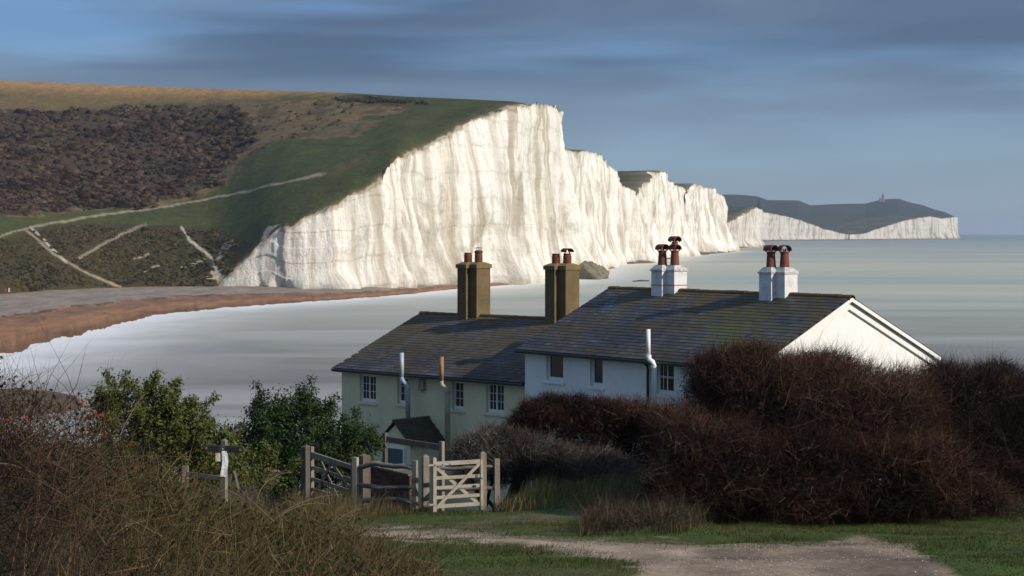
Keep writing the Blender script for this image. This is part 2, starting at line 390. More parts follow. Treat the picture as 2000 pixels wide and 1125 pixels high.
ct = np.concatenate([[0], np.cumsum(np.linalg.norm(np.diff(tp_raw[:, :2], axis=0), axis=1))]); ct /= ct[-1]
tp = np.stack([np.interp(cb, ct, tp_raw[:, k]) for k in range(3)], 1)
pos, V, uv, F, nrm = cliff(bp, tp, 760, 120, 3, 3.0)
o = np_mesh('chalk_cliff', V, F, m_chalk, col=chalk_col(pos, 3), uv=uv, smooth=True)
tag(o, 'tall white chalk cliff face rising from the shingle beach', 'cliff', 'structure')
brow_edge = pos[:, -1, :]

# hillside behind the cliff edge, down to the beach
SKY_PY = [(-600, 147), (-300, 150), (0, 157), (200, 165), (400, 173), (650, 180), (720, 184), (800, 189), (900, 193), (1000, 198), (1040, 204.5), (1101, 217.5)]
SKY_D = [(-600, 1260), (-300, 1210), (0, 1150), (300, 1100), (650, 1010), (850, 955), (1000, 912), (1040, 901), (1101, 925)]
edge_px = 1000 + FPX * brow_edge[:, 0] / brow_edge[:, 1]
nC, nR = 660, 165
pxs = np.linspace(-600, 1090, nC)
lo = np.zeros((nC, 3)); m_l = pxs < 425
lo[m_l] = foot_pt(pxs[m_l]); lo[m_l, 2] += 1.0
ordr = np.argsort(edge_px[:700])
for k in range(3): lo[~m_l, k] = np.interp(pxs[~m_l], edge_px[:700][ordr], brow_edge[:700][ordr, k])
rag_lo = lo.copy()
kk = 45; kn = np.hanning(kk + 2)[1:-1]; kn /= kn.sum()
lo = np.stack([np.convolve(np.pad(lo[:, k], kk // 2, mode='edge'), kn, 'valid') for k in range(3)], 1)
lo_py = ROW + FPX * (CAM_H - lo[:, 2]) / lo[:, 1]
hi_py = np.minimum(lerp(SKY_PY, pxs), lo_py - 0.2); hi_d = np.maximum(lerp(SKY_D, pxs), lo[:, 1] + 6)
v = np.linspace(0, 1, nR)
PY = lo_py[:, None] + (hi_py - lo_py)[:, None] * v; PX = pxs[:, None] + 0 * v
DD = lo[:, 1][:, None] + (hi_d - lo[:, 1])[:, None] * v ** 1.5
HX = (PX - 1000) / FPX * DD; HZ = CAM_H - (PY - ROW) / FPX * DD
inner = np.sin(np.clip(v, 0, 1) * PI)[None, :] ** 0.5
HZ = HZ + (fbm(HX / 40, DD / 40, 50, 4) - 0.5) * 4.0 * inner + (fbm(HX / 7, DD / 7, 55, 3) - 0.5) * 0.9 * inner
w0 = np.exp(-v * 45)[None, :]
HX = HX + (rag_lo[:, 0] - lo[:, 0])[:, None] * w0; DD = DD + (rag_lo[:, 1] - lo[:, 1])[:, None] * w0; HZ = HZ + (rag_lo[:, 2] - lo[:, 2])[:, None] * w0
# colour zones (ground cover)
jx = PX + (fbm(HX / 9, DD / 9, 60, 4) - 0.5) * 40; jy = PY + (fbm(HX / 9, DD / 9, 61, 4) - 0.5) * 22
nz = fbm(HX / 12, DD / 12, 62, 5); nf = fbm(HX / 2.5, DD / 4, 63, 4)
C = GRASS * (0.75 + 0.45 * nz[..., None])
def blend(mask, colr):
    global C
    mask = np.clip(mask, 0, 1)[..., None]; C = C * (1 - mask) + np.array(colr) * (0.7 + 0.6 * nf[..., None]) * mask
dry_edge = lerp([(-600, 226), (0, 218), (150, 214), (330, 204), (480, 198), (650, 190), (720, 186), (800, 184)], PX)
blend(sstep(6, -8, jy - dry_edge), (0.150, 0.105, 0.042))
blend(sstep(4, -30, jy - dry_edge) * sstep(30, 4, PY - hi_py[:, None]), (0.33, 0.195, 0.080))
ROUGH = [(-600, 222), (100, 214), (330, 206), (480, 200), (640, 198), (800, 208), (770, 222), (670, 240), (600, 262), (525, 285), (470, 318), (440, 360), (390, 388), (250, 408), (0, 420), (-600, 440)]
blend(in_poly(ROUGH, jx, jy) * 0.9, (0.150, 0.102, 0.048))
blend(in_poly(ROUGH, jx, jy) * sstep(0.50, 0.62, fbm(HX / 6, DD / 12, 64, 4)) * 0.7, (0.060, 0.042, 0.022))
SCRUB = [(-600, 224), (120, 217), (330, 206), (455, 205), (500, 236), (490, 285), (440, 325), (425, 365), (330, 388), (240, 405), (0, 416), (-600, 430)]
blend(in_poly(SCRUB, jx, jy) * 0.9, (0.050, 0.033, 0.022))
blend(in_poly([(585, 274), (640, 250), (690, 236), (752, 234), (720, 256), (690, 268)], jx * 0.5 + PX * 0.5, jy * 0.4 + PY * 0.6), (0.115, 0.085, 0.04))
blend(in_poly([(690, 176), (800, 186), (860, 207), (790, 210), (640, 196)], jx, PY) * 0.6, (0.045, 0.042, 0.018))
BANK = [(-600, 500), (0, 472), (60, 446), (130, 434), (290, 438), (360, 441), (430, 446), (480, 470), (520, 470), (440, 560), (420, 600), (-600, 640)]
blend(in_poly(BANK, jx * 0.4 + PX * 0.6, jy * 0.4 + PY * 0.6) * 0.95, (0.050, 0.039, 0.017))
# worn chalk paths and scars
def path(pts, w, colr=(0.50, 0.44, 0.35), k=1.0, rag=2.5):
    dd = dist_line(pts, PX, PY) + (nf - 0.5) * rag
    blend(sstep(w, w * 0.45, dd) * k, colr)
path([(-500, 520), (-300, 512), (-60, 492), (0, 462), (60, 440), (130, 430), (330, 402), (480, 374), (600, 350), (636, 341)], 2.7, (0.29, 0.24, 0.17), 0.9, 1.6)
path([(630, 342), (680, 322), (740, 300)], 6, (0.085, 0.065, 0.035), 0.7, 6)
path([(50, 446), (80, 474), (105, 497), (160, 528), (205, 548), (235, 560)], 3.4, (0.27, 0.22, 0.15), 0.9, 4)
path([(62, 442), (95, 480), (130, 512)], 3.2, (0.42, 0.37, 0.28), 0.9, 4)
path([(285, 437), (240, 455), (200, 478), (155, 503)], 3.4, (0.27, 0.225, 0.155), 0.85, 4)
path([(355, 443), (370, 468), (400, 490), (415, 505), (425, 530)], 3.4, (0.40, 0.35, 0.28), 1, 6)
path([(410, 497), (380, 515), (355, 522)], 2.6, (0.36, 0.30, 0.2), 0.9, 5)
path([(290, 497), (262, 506)], 2.5, (0.36, 0.30, 0.2), 0.8, 4)
path([(310, 517), (280, 530)], 2.2, (0.36, 0.30, 0.2), 0.8, 4)
path([(545, 281), (640, 283), (760, 286)], 2.2, (0.040, 0.045, 0.015), 0.7, 3)
path([(688, 262), (705, 238)], 3, (0.045, 0.06, 0.016), 0.9, 3)
edged = PX * 0 + 1e3; epy = np.where(pxs > 425, lo_py, 9e3)[:, None]
edist = (epy - PY)
blend((pxs > 425)[:, None] * sstep(16, 2, edist + (nf - 0.5) * 26) * 0.75, (0.13, 0.095, 0.055))
blend((pxs > 425)[:, None] * sstep(6, 0, edist + (nf - 0.5) * 14) * 0.7, (0.45, 0.40, 0.32))
blend(in_poly([(440, 470), (520, 445), (545, 440), (470, 505), (430, 540), (405, 545)], jx * .5 + PX * .5, jy * .5 + PY * .5) * (nz > 0.5) * 0.7, (0.48, 0.43, 0.35))
# plateau behind the skyline
back = []
for k, (dxx, dyy, dz) in enumerate([(-10, 30, 0.5), (-40, 120, -2), (-90, 320, -30), (-140, 600, -110)]):
    back.append(np.stack([HX[:, -1] + dxx, DD[:, -1] + dyy, HZ[:, -1] + dz], -1))
HV = np.concatenate([np.stack([HX, DD, HZ], -1), np.stack(back, 1)], 1)
HC = np.concatenate([C, np.repeat(C[:, -1:], 4, 1)], 1)
o = np_mesh('hillside', HV.reshape(-1, 3), grid_faces(nC, nR + 4, True), m_land, col=HC.reshape(-1, 3), smooth=True)
tag(o, 'grassy downland hillside with dark scrub and a chalk path', 'hillside', 'structure')

def hill_at(px, py):
    """surface point of the hillside by interpolation"""
    i = np.clip(np.interp(px, pxs, np.arange(nC)).astype(int), 0, nC - 1)
    vv = np.clip((py - lo_py[i]) / (hi_py[i] - lo_py[i]), 0, 1); j = (vv * (nR - 1)).astype(int)
    return np.stack([HX[i, j], DD[i, j], HZ[i, j]], -1)
def leaf_cloud(centers, radii, per, size, cols, flat=0.75, jitter=0.5, upw=0.25):
    """small quads spread over the upper shells of many clumps"""
    n = len(centers) * per
    c = np.repeat(centers, per, 0); r = np.repeat(radii, per)[:, None]
    d = RNG.normal(size=(n, 3)); d[:, 2] = np.abs(d[:, 2]) * 0.9 + upw - 0.25; d /= np.linalg.norm(d, axis=1)[:, None]
    p = c + d * r * np.array([1, 1, flat]) * (1 - jitter * RNG.random((n, 1)) ** 2)
    nn = d + RNG.normal(size=(n, 3)) * 0.7; nn /= np.linalg.norm(nn, axis=1)[:, None]
    a = np.cross(nn, RNG.normal(size=(n, 3))); a /= np.linalg.norm(a, axis=1)[:, None]; b = np.cross(nn, a)
    s = (size * (0.6 + 0.8 * RNG.random(n)))[:, None] if not hasattr(size, '__len__') else (np.repeat(size, per) * (0.6 + 0.8 * RNG.random(n)))[:, None]
    q = np.stack([p - a * s, p - b * s * 0.6, p + a * s, p + b * s * 0.6], 1).reshape(-1, 3)
    cc = np.repeat(cols, per, 0) * (0.85 + 0.3 * RNG.random((n, 1))); cc = np.repeat(cc, 4, 0)
    return q, np.arange(len(q)).reshape(-1, 4), cc
def scatter_poly(poly, n, wob=18):
    p = np.array(poly); out = []
    while len(out) < n:
        x = RNG.uniform(max(p[:, 0].min(), -330), p[:, 0].max(), 4000); y = RNG.uniform(p[:, 1].min(), p[:, 1].max(), 4000)
        k = in_poly(poly, x + (vn(x / 25, y / 12, 5) - .5) * wob * 2, y + (vn(x / 25, y / 12, 6) - .5) * wob)
        out += list(zip(x[k], y[k]))
    return np.array(out[:n])
def dome(sub):
    b_ = bmesh.new(); bmesh.ops.create_icosphere(b_, subdivisions=sub, radius=1.0); b_.verts.ensure_lookup_table()
    r_ = (np.array([v_.co[:] for v_ in b_.verts]), np.array([[v_.index for v_ in f_.verts] for f_ in b_.faces if f_.calc_center_median().z > -0.35])); b_.free(); return r_
DOMES = {1: dome(1), 2: dome(2)}
SCARS = ([(50, 446), (80, 474), (105, 497), (160, 528), (205, 548), (235, 560)], [(285, 437), (240, 455), (200, 478), (155, 503)], [(355, 443), (370, 468), (400, 490), (415, 505), (425, 530)], [(-500, 520), (-300, 512), (-60, 492), (0, 462), (60, 440)])
def dist_scars(x, y): return np.min([dist_line(l_, x, y) for l_ in SCARS], 0)
def hill_scrub(name, poly, n, rmin, rmax, palette, label, per=46, size=0.55, thin=None, hmul=0.8):
    q = scatter_poly(poly, n)
    if thin is not None:
        q = q[fbm(q[:, 0] / 40, q[:, 1] / 16, thin, 3) > 0.44]
    if name == 'bank_scrub': q = q[dist_scars(q[:, 0], q[:, 1]) > 5.5]
    c = hill_at(q[:, 0], q[:, 1]); r = rmin + (rmax - rmin) * RNG.random(len(c)) ** 2
    pal = np.array(palette); k = (fbm(c[:, 0] / 16, c[:, 1] / 26, 77, 4) * 2.3 - 0.65) * (len(pal) - 1) + RNG.normal(size=len(c)) * 0.75
    k = np.clip(k, 0, len(pal) - 1.001); i = k.astype(int); f = (k - i)[:, None]
    cols = pal[i] * (1 - f) + pal[i + 1] * f
    V_, F_, c_ = leaf_cloud(c, r, per, size, cols, flat=hmul)
    sel = np.arange(len(c)); D0, T0 = DOMES[2 if name == 'hill_scrub' else 1]; nn = len(D0)
    lump = 0.45 + 0.8 * RNG.random((len(c), nn)); dv_ = c[:, None] + D0[None] * (r[:, None] * lump)[..., None] * np.array([0.95, 0.95, hmul])
    dc_ = np.repeat(cols[:, None], nn, 1) * (0.62 + 0.5 * RNG.random((len(c), nn, 1)))
    F3 = np.concatenate([F_[:, [0, 1, 2]], F_[:, [0, 2, 3]]]); F_ = np.concatenate([F3, (T0[None] + (np.arange(len(c)) * nn)[:, None, None]).reshape(-1, 3) + len(V_)])
    V_ = np.concatenate([V_, dv_.reshape(-1, 3)]); c_ = np.concatenate([c_, dc_.reshape(-1, 3)])
    return tag(np_mesh(name, V_, F_, m_twig, col=c_, smooth=True), label, 'scrub', 'stuff')
hill_scrub('hill_scrub', SCRUB, 3800, 0.6, 3.4, [(0.020, 0.012, 0.009), (0.034, 0.020, 0.014), (0.052, 0.031, 0.022), (0.100, 0.064, 0.046), (0.046, 0.037, 0.015)], 'dark brown leafless scrub covering the far hillside', per=18, hmul=0.62)
hill_scrub('rough_scrub', ROUGH, 1500, 0.4, 2.2, [(0.05, 0.035, 0.02), (0.09, 0.065, 0.032), (0.06, 0.052, 0.02)], 'sparse brown bushes on the rough upper slope', per=12, size=0.35, thin=31)
hill_scrub('bank_scrub', [(-330, 490), (-120, 480), (0, 475), (60, 452), (130, 438), (290, 443), (360, 446), (430, 452), (470, 478), (430, 545), (410, 556), (235, 555), (0, 568), (-120, 575), (-330, 582)], 3600, 0.4, 1.5, [(0.018, 0.018, 0.007), (0.045, 0.038, 0.014), (0.105, 0.078, 0.032), (0.040, 0.034, 0.012)], 'low olive scrub on the steep bank above the beach', per=12, size=0.38, hmul=0.5)
hill_scrub('crest_scrub', [(640, 192), (700, 190), (790, 197), (850, 206), (800, 209), (690, 202)], 130, 0.8, 2.2, [(0.03, 0.026, 0.012), (0.05, 0.045, 0.02)], 'dark gorse strip just below the hill crest', per=40, size=0.45)

# --- further sisters
def coast(name, rows, seed, amp, lab, nc=240, nr=70, set_back=7, width=260, rise=0.05, tint=GRASS, ledge=16, gain=1.0):
    """rows: (px_base, depth, px_top, py_top)"""
    a = np.array(rows, float)
    drop = a[:, 1] ** 2 / (2 * EARTH)
    base = np.stack([(a[:, 0] - 1000) / FPX * a[:, 1], a[:, 1], -1.0 - drop], 1)
    dt = a[:, 1] + set_back
    top = np.stack([(a[:, 2] - 1000) / FPX * dt, dt, CAM_H - (a[:, 3] - ROW) / FPX * dt], 1)
    s = np.concatenate([[0], np.cumsum(np.linalg.norm(np.diff(base[:, :2], axis=0), axis=1))]); s /= s[-1]
    t = np.linspace(0, 1, nc)
    base = np.stack([np.interp(t, s, base[:, k]) for k in range(3)], 1); top = np.stack([np.interp(t, s, top[:, k]) for k in range(3)], 1)
    pos, V, uv, F, nrm = cliff(base, top, nc, nr, seed, amp)
    o = np_mesh(name, V, F, m_chalk, col=chalk_col(pos, seed, gain), uv=uv, smooth=True); tag(o, lab[0], 'cliff', 'structure')
    V, F, c = inland(pos, width, rise, seed, tint)
    tag(np_mesh('cliff_top_grass', V, F, m_land, col=c, smooth=True), lab[1], 'grassland', 'structure')
    if ledge:
        b = base; wv = ledge * (0.35 + 1.1 * fbm(np.arange(nc) / 14, np.zeros(nc), seed + 70, 3))
        L_ = np.stack([b + np.stack([-nrm[:, 0] * 4, -nrm[:, 1] * 4, 0 * t + 3.2], 1), b + np.stack([nrm[:, 0] * wv * .4, nrm[:, 1] * wv * .4, 0 * t + 2.0], 1), b + np.stack([nrm[:, 0] * wv, nrm[:, 1] * wv, 0 * t - 0.6], 1)], 1)
        n_ = fbm(L_[..., 0] / 5, L_[..., 1] / 9, seed + 80, 3)[..., None]
        L_[..., 2] += (n_[..., 0] - .5) * 1.6
        tag(np_mesh('shore_ledge', L_.reshape(-1, 3), grid_faces(nc, 3, True), m_shingle, col=(np.array([0.15, 0.12, 0.09]) * (0.5 + n_)).reshape(-1, 3)), lab[2], 'shore', 'structure')
    return pos
coast('chalk_cliff', [(1096, 985, 1090, 294), (1112, 1000, 1106, 294), (1135, 1060, 1128, 295), (1150, 1120, 1142, 296), (1166, 1190, 1158, 299), (1178, 1250, 1168, 305), (1184, 1285, 1173, 313), (1182, 1330, 1170, 320)], 11, 2.6,
      ('second white chalk headland just beyond the tall cliff', 'thin turf on top of the second chalk headland', 'brown rocks at the foot of the second headland'))
coast('chalk_cliff', [(1168, 1300, 1160, 318), (1184, 1330, 1172, 324), (1198, 1355, 1190, 340), (1222, 1390, 1214, 362), (1246, 1420, 1239, 381), (1252, 1440, 1246, 374), (1258, 1470, 1255, 352), (1264, 1500, 1262, 338), (1280, 1560, 1276, 335), (1300, 1630, 1294, 335.5), (1304, 1680, 1296, 338)], 17, 3.0,
      ('third white chalk cliff with a grassy dip in its crest', 'green grassy dip between the second and third chalk crests', 'narrow shingle below the dipping chalk cliff'), width=380, rise=0.012)
coast('chalk_cliff', [(1292, 1660, 1288, 350), (1304, 1700, 1298, 352), (1322, 1770, 1316, 358), (1334, 1810, 1330, 365), (1340, 1860, 1333, 370)], 23, 3.0,
      ('fourth chalk cliff, a narrow white face before the grassy notch', 'green turf on the fourth chalk crest', 'shingle at the foot of the fourth chalk cliff'), nc=150)
coast('chalk_cliff', [(1328, 1830, 1326, 380), (1338, 1850, 1334, 376), (1346, 1880, 1342, 364), (1362, 1950, 1356, 360), (1382, 2050, 1374, 366), (1402, 2150, 1394, 374), (1422, 2240, 1412, 382), (1425, 2320, 1414, 388)], 29, 3.4,
      ('fifth white chalk cliff ending in a rounded white corner', 'turf on the rounded fifth chalk crest', 'dark ledge running out from the fifth chalk cliff'), nc=200, ledge=26)
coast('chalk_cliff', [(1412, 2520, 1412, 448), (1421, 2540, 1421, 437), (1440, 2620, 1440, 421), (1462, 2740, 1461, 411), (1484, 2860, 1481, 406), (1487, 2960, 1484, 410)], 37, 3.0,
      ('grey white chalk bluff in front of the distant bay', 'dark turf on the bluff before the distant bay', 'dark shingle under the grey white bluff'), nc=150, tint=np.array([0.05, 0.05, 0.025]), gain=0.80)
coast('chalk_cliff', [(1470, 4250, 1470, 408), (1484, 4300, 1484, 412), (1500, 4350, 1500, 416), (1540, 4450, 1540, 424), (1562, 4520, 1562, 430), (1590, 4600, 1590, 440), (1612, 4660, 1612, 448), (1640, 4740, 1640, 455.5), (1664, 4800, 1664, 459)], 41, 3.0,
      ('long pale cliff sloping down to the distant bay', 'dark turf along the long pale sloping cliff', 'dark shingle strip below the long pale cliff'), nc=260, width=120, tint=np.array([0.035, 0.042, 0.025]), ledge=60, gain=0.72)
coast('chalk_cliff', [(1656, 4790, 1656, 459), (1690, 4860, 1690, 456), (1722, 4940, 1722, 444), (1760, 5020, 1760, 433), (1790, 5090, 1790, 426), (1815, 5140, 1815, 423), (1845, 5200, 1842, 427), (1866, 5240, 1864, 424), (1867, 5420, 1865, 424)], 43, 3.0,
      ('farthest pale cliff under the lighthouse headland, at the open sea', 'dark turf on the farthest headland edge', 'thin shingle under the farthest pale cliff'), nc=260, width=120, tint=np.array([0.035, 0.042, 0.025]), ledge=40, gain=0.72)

# hills behind the distant bay, cloud shadow painted in as a dark base colour
fp = np.linspace(1380, 1866, 330)
sky_py = lerp([(1380, 378), (1405, 380), (1440, 380), (1478, 383), (1500, 391), (1530, 391), (1560, 391.5), (1583, 401), (1620, 399), (1660, 398), (1690, 397.5), (1712, 392), (1735, 388.5), (1755, 388), (1780, 396), (1800, 400), (1825, 409), (1845, 414), (1862, 422), (1866, 424)], fp)
low_py = lerp([(1380, 470), (1480, 470), (1484, 428), (1560, 432), (1612, 450), (1640, 458), (1664, 462), (1690, 459), (1722, 447), (1760, 436), (1790, 429), (1815, 426), (1845, 428), (1866, 425.5)], fp)
low_d = lerp([(1380, 3300), (1470, 4200), (1478, 4450), (1560, 4680), (1664, 4930), (1790, 5220), (1866, 5330)], fp)
v = np.linspace(0, 1, 60)
py = low_py[:, None] + (sky_py - low_py)[:, None] * v; d = low_d[:, None] + 900 * v ** 1.3
py[:, 0] += 6
X = (fp[:, None] - 1000) / FPX * d; Z = CAM_H - (py - ROW) / FPX * d + (fbm(X / 120, d / 120, 90, 4) - 0.5) * 12 * np.sin(v * PI)
n = fbm(X / 70, d / 90, 91, 5)[..., None]
c = np.array([0.020, 0.030, 0.026]) * (0.5 + n); 
trk = dist_line([(1668, 455), (1700, 447), (1740, 436), (1785, 425)], fp[:, None] + 0 * py, py)
c = c + sstep(1.6, 0.4, trk)[..., None] * 0.10
HB = np.stack([X, d, Z], -1); HB = np.concatenate([HB, HB[:, -1:] + np.array([30, 500, -40]), HB[:, -1:] + np.array([60, 1200, -200])], 1)
c = np.concatenate([c, c[:, -2:]], 1)
tag(np_mesh('far_hills', HB.reshape(-1, 3), grid_faces(330, 62, True), m_land, col=c.reshape(-1, 3), smooth=True), 'dark blue green hills behind the distant bay', 'hills', 'structure')

# ------------------------------------------------------------------ beach and sea
px = np.linspace(-600, 1122, 620); fpnt = foot_pt(px); wpy = lerp(WATER, px); wd = DZ(wpy, 0.0); wd = np.minimum(wd, fpnt[:, 1] - 4)
wd = wd + (fbm(px / 11, px * 0, 101, 4) - 0.5) * 9 * np.minimum(1, (fpnt[:, 1] - wd) / 40)
wx = (px - 1000) / FPX * wd
v = np.array([-0.25, -0.10, 0, 0.06, 0.12] + list(np.linspace(0.18, 1.0, 40)) + [1.06])
zt = lerp(FOOTZ, px)[:, None]
Bx = wx[:, None] + (fpnt[:, 0] - wx)[:, None] * v; By = wd[:, None] + (fpnt[:, 1] - wd)[:, None] * v
prof = np.interp(v, [-0.25, 0, 0.2, 0.42, 0.5, 0.75, 1.0, 1.06], [-1.2, 0.0, 0.35, 0.62, 0.74, 0.80, 1.0, 1.1])
Bz = np.where(v < 0, v * 6, prof * zt) + (fbm(Bx / 9, By / 14, 103, 4) - 0.5) * 0.35 + (fbm(Bx / 2.4, By / 3.6, 113, 3) - 0.5) * 0.5 * sstep(0.35, 0.0, v) + np.sin(By / 4.5 + fbm(Bx / 12, By / 12, 117, 3) * 6) * 0.10
jv = v + (fbm(Bx / 16, By / 24, 104, 4) - 0.5) * 0.16
c = np.ones(Bx.shape + (3,)) * np.array([0.29, 0.155, 0.085])
up = sstep(0.42, 0.52, jv)[..., None]; c = c * (1 - up) + np.array([0.27, 0.225, 0.185]) * up
ds = (np.exp(-((jv - 0.46) / 0.030) ** 2) * (fbm(Bx / 3, By / 5, 105, 3) > 0.47))[..., None]; c = c * (1 - 0.65 * ds)
mid = np.exp(-((jv - 0.36) / 0.07) ** 2)[..., None]; c = c * (1 - mid * np.array([0.25, 0.18, 0.08]))
tide = (np.exp(-((jv - 0.70) / 0.012) ** 2) * (fbm(Bx / 3, By / 4, 125, 3) > 0.5) + np.exp(-((jv - 0.27) / 0.016) ** 2) * (fbm(Bx / 4, By / 5, 126, 3) > 0.46))[..., None]; c = c * (1 - 0.4 * tide)
c = c * (0.75 + 0.5 * fbm(Bx / 5, By / 9, 127, 5)[..., None])
wet = sstep(0.16, 0.02, jv)[..., None]; c = c * (1 - 0.42 * wet)
tp2 = sstep(0.9, 1.0, jv)[..., None]; c = c * (1 - tp2) + np.array([0.25, 0.19, 0.13]) * tp2
tag(np_mesh('beach', np.stack([Bx, By, Bz], -1).reshape(-1, 3), grid_faces(620, len(v), True), m_shingle, col=c.reshape(-1, 3), smooth=True), 'curving shingle beach, grey above and orange brown at the water', 'beach', 'structure')

# waterline used for the foam
near_line = np.array([(-60, 120), (-110, 200), (-125, 262), (-128, 330)])
shore = np.concatenate([near_line, np.stack([wx, wd], 1)[px > -120], [[36, 1000], [60, 1270], [95, 1410], [165, 1815], [258, 2230]]])
az = np.radians(np.concatenate([np.linspace(-75, -19, 30, endpoint=False), np.linspace(-19, 19, 300), np.linspace(19.2, 140, 50)]))
rr = np.concatenate([np.geomspace(60, 2600, 190, endpoint=False), np.geomspace(2600, 26000, 45)])
X = np.sin(az)[:, None] * rr; Y = np.cos(az)[:, None] * rr; Z = -(X ** 2 + Y ** 2) / (2 * EARTH)
dist = np.sqrt(X ** 2 + Y ** 2) / 8000
o = np_mesh('sea', np.stack([X, Y, Z], -1).reshape(-1, 3), grid_faces(len(az), len(rr)), m_sea, smooth=True, attrs={'shore': dist_line(shore, X, Y), 'dist': dist})
tag(o, 'smooth pale green grey sea with soft white surf', 'sea', 'structure')

# shingle bank on the near shore
a = np.linspace(0, 2 * PI, 60, endpoint=False); r = np.linspace(0, 1, 16)
A, Rr = np.meshgrid(a, r, indexing='ij')
X = -88 + np.cos(A) * Rr * 30; Y = 268 + np.sin(A) * Rr * 34; Z = 1.6 * (1 - Rr ** 2.2) - 0.5 + (fbm(X / 5, Y / 8, 7, 3) - .5) * .5
V = np.stack([X, Y, Z], -1); V = np.concatenate([V, V[:1]], 0)
cc = np.ones(V.shape) * np.array([0.12, 0.085, 0.065]) * (0.7 + 0.6 * fbm(V[..., 0] / 3, V[..., 1] / 6, 9, 4)[..., None])
tag(np_mesh('shingle_bank', V.reshape(-1, 3), grid_faces(61, 16), m_shingle, col=cc.reshape(-1, 3), smooth=True), 'low brown shingle bank at the near edge of the bay', 'beach', 'structure')

# ------------------------------------------------------------------ near ground
DROP = [(-40, 0.6), (-20, 0.9), (0, 1.8), (22, 4.2), (30, 5.1), (42, 6.45), (50, 7.8), (58, 9.2), (70, 10.8), (80, 12.5), (110, 19), (140, 25.2), (155, 29)]
def gz(x, y):
    x = np.asarray(x, float); y = np.asarray(y, float)
    a = np.array(DROP); z = CAM_H - np.interp(y, a[:, 0], a[:, 1])
    mound = np.interp(x, [-40, -9, -6, -4, -2.6, -1.2], [2.0, 1.8, 1.35, 0.62, 0.12, 0.0])
    z = z + mound * np.exp(-((y - 19) / 7.0) ** 2)
    z = z + 0.75 * sstep(-0.5, 0.9, x) * np.exp(-((y - 46.5) / 4.2) ** 2)
    z = z + sstep(12, 40, x) * 0.8 * sstep(60, 20, y)
    z = z + (fbm(x / 3.1, y / 3.1, 200, 4) - 0.5) * 0.28 + (fbm(x / 14, y / 14, 210, 3) - 0.5) * 0.5 * sstep(90, 60, y) * sstep(5, 20, y)
    z = z + (fbm(x / 0.6, y / 0.6, 220, 3) - 0.5) * 0.05
    return z
def G(px, d):
    x = (px - 1000) / FPX * d; return np.array([x, d, float(gz(x, d))])
def to_px(x, y, z): return 1000 + FPX * x / y, ROW + FPX * (CAM_H - z) / y
xs = np.concatenate([np.linspace(-90, -12, 50, endpoint=False), np.linspace(-12, 13, 250), np.linspace(13.3, 90, 50)])
ys = np.concatenate([np.linspace(-40, 18, 40, endpoint=False), np.linspace(18, 50, 250), np.linspace(50.3, 155, 90)])
X, Y = np.meshgrid(xs, ys, indexing='ij'); Z = gz(X, Y)
fx, fy = to_px(X, np.maximum(Y, 1), Z)
n1_ = fbm(X / 1.3, Y / 1.3, 230, 5); n2_ = fbm(X / 0.25, Y / 0.4, 240, 3)
jx = fx + (n1_ - 0.5) * 110 + (n2_ - .5) * 60; jy = fy + (fbm(X / 0.9, Y / 0.9, 250, 4) - 0.5) * 18 + (n2_ - 0.5) * 12
TRACK = [(560, 1026), (700, 1027), (800, 1031), (1000, 1042), (1120, 1052), (1280, 1058), (1400, 1064), (1560, 1062), (1690, 1050), (1790, 1072), (1830, 1100), (1900, 1150), (1220, 1150), (1250, 1108), (1180, 1090), (1080, 1076), (900, 1056), (700, 1050), (560, 1048)]
DIRT = [(860, 1030), (960, 1012), (1060, 1003), (1175, 1001), (1160, 1014), (1040, 1026), (880, 1040)]
onland = (Y > 10) & (Y < 60)
def soft_in(poly, a, b, w):
    d_ = dist_line(poly + poly[:1], a, b); return sstep(-w, w, np.where(in_poly(poly, a, b), d_, -d_))
ja = fx + (n1_ - 0.5) * 60; jb = fy + (fbm(X / 0.9, Y / 0.9, 250, 4) - 0.5) * 22 + (n2_ - 0.5) * 24
trk = soft_in(TRACK, ja, jb, 7.0) * onland; drt = soft_in(DIRT, ja, jb, 7.0) * onland
GR = np.array([0.048, 0.074, 0.016])
c = GR * (0.6 + 0.8 * n1_[..., None])
dryf = sstep(0.50, 0.70, fbm(X / 2.2, Y / 2.2, 260, 4))[..., None]; c = c * (1 - 0.55 * dryf) + np.array([0.085, 0.070, 0.028]) * 0.55 * dryf
c = c * (1 - 0.75 * drt[..., None]) + np.array([0.135, 0.098, 0.068]) * 0.75 * drt[..., None]
tcol = np.array([0.265, 0.200, 0.142]) * (0.55 + 0.9 * fbm(X / 0.5, Y / 0.9, 270, 4)[..., None])
mud = sstep(0.48, 0.62, fbm(X / 1.6, Y / 2.4, 280, 3))[..., None]; tcol = tcol * (1 - 0.45 * mud)
rut = np.exp(-(((fy - lerp([(560, 1040), (1000, 1054), (1300, 1078), (1600, 1088), (1900, 1118)], fx)) + (n1_ - .5) * 14) / 7) ** 2)[..., None]; tcol = tcol * (1 + 0.35 * rut)
c = c * (1 - trk[..., None]) + tcol * trk[..., None]
bankm = (sstep(820, 640, fx + (n1_ - 0.5) * 160) * sstep(-1.2, -2.6, X) * sstep(31, 25, Y + (n1_ - .5) * 4) * (Y > 8))[..., None]; c = c * (1 - 0.92 * bankm) + np.array([0.034, 0.026, 0.016]) * (0.5 + n2_[..., None]) * 0.92 * bankm
far = sstep(52, 66, Y)[..., None]; c = c * (1 - far) + np.array([0.06, 0.055, 0.028]) * far
tag(np_mesh('ground', np.stack([X, Y, Z], -1).reshape(-1, 3), grid_faces(len(xs), len(ys)), m_ground, col=c.reshape(-1, 3), smooth=True), 'grassy slope with a stony track in front of the cottages', 'ground', 'structure')

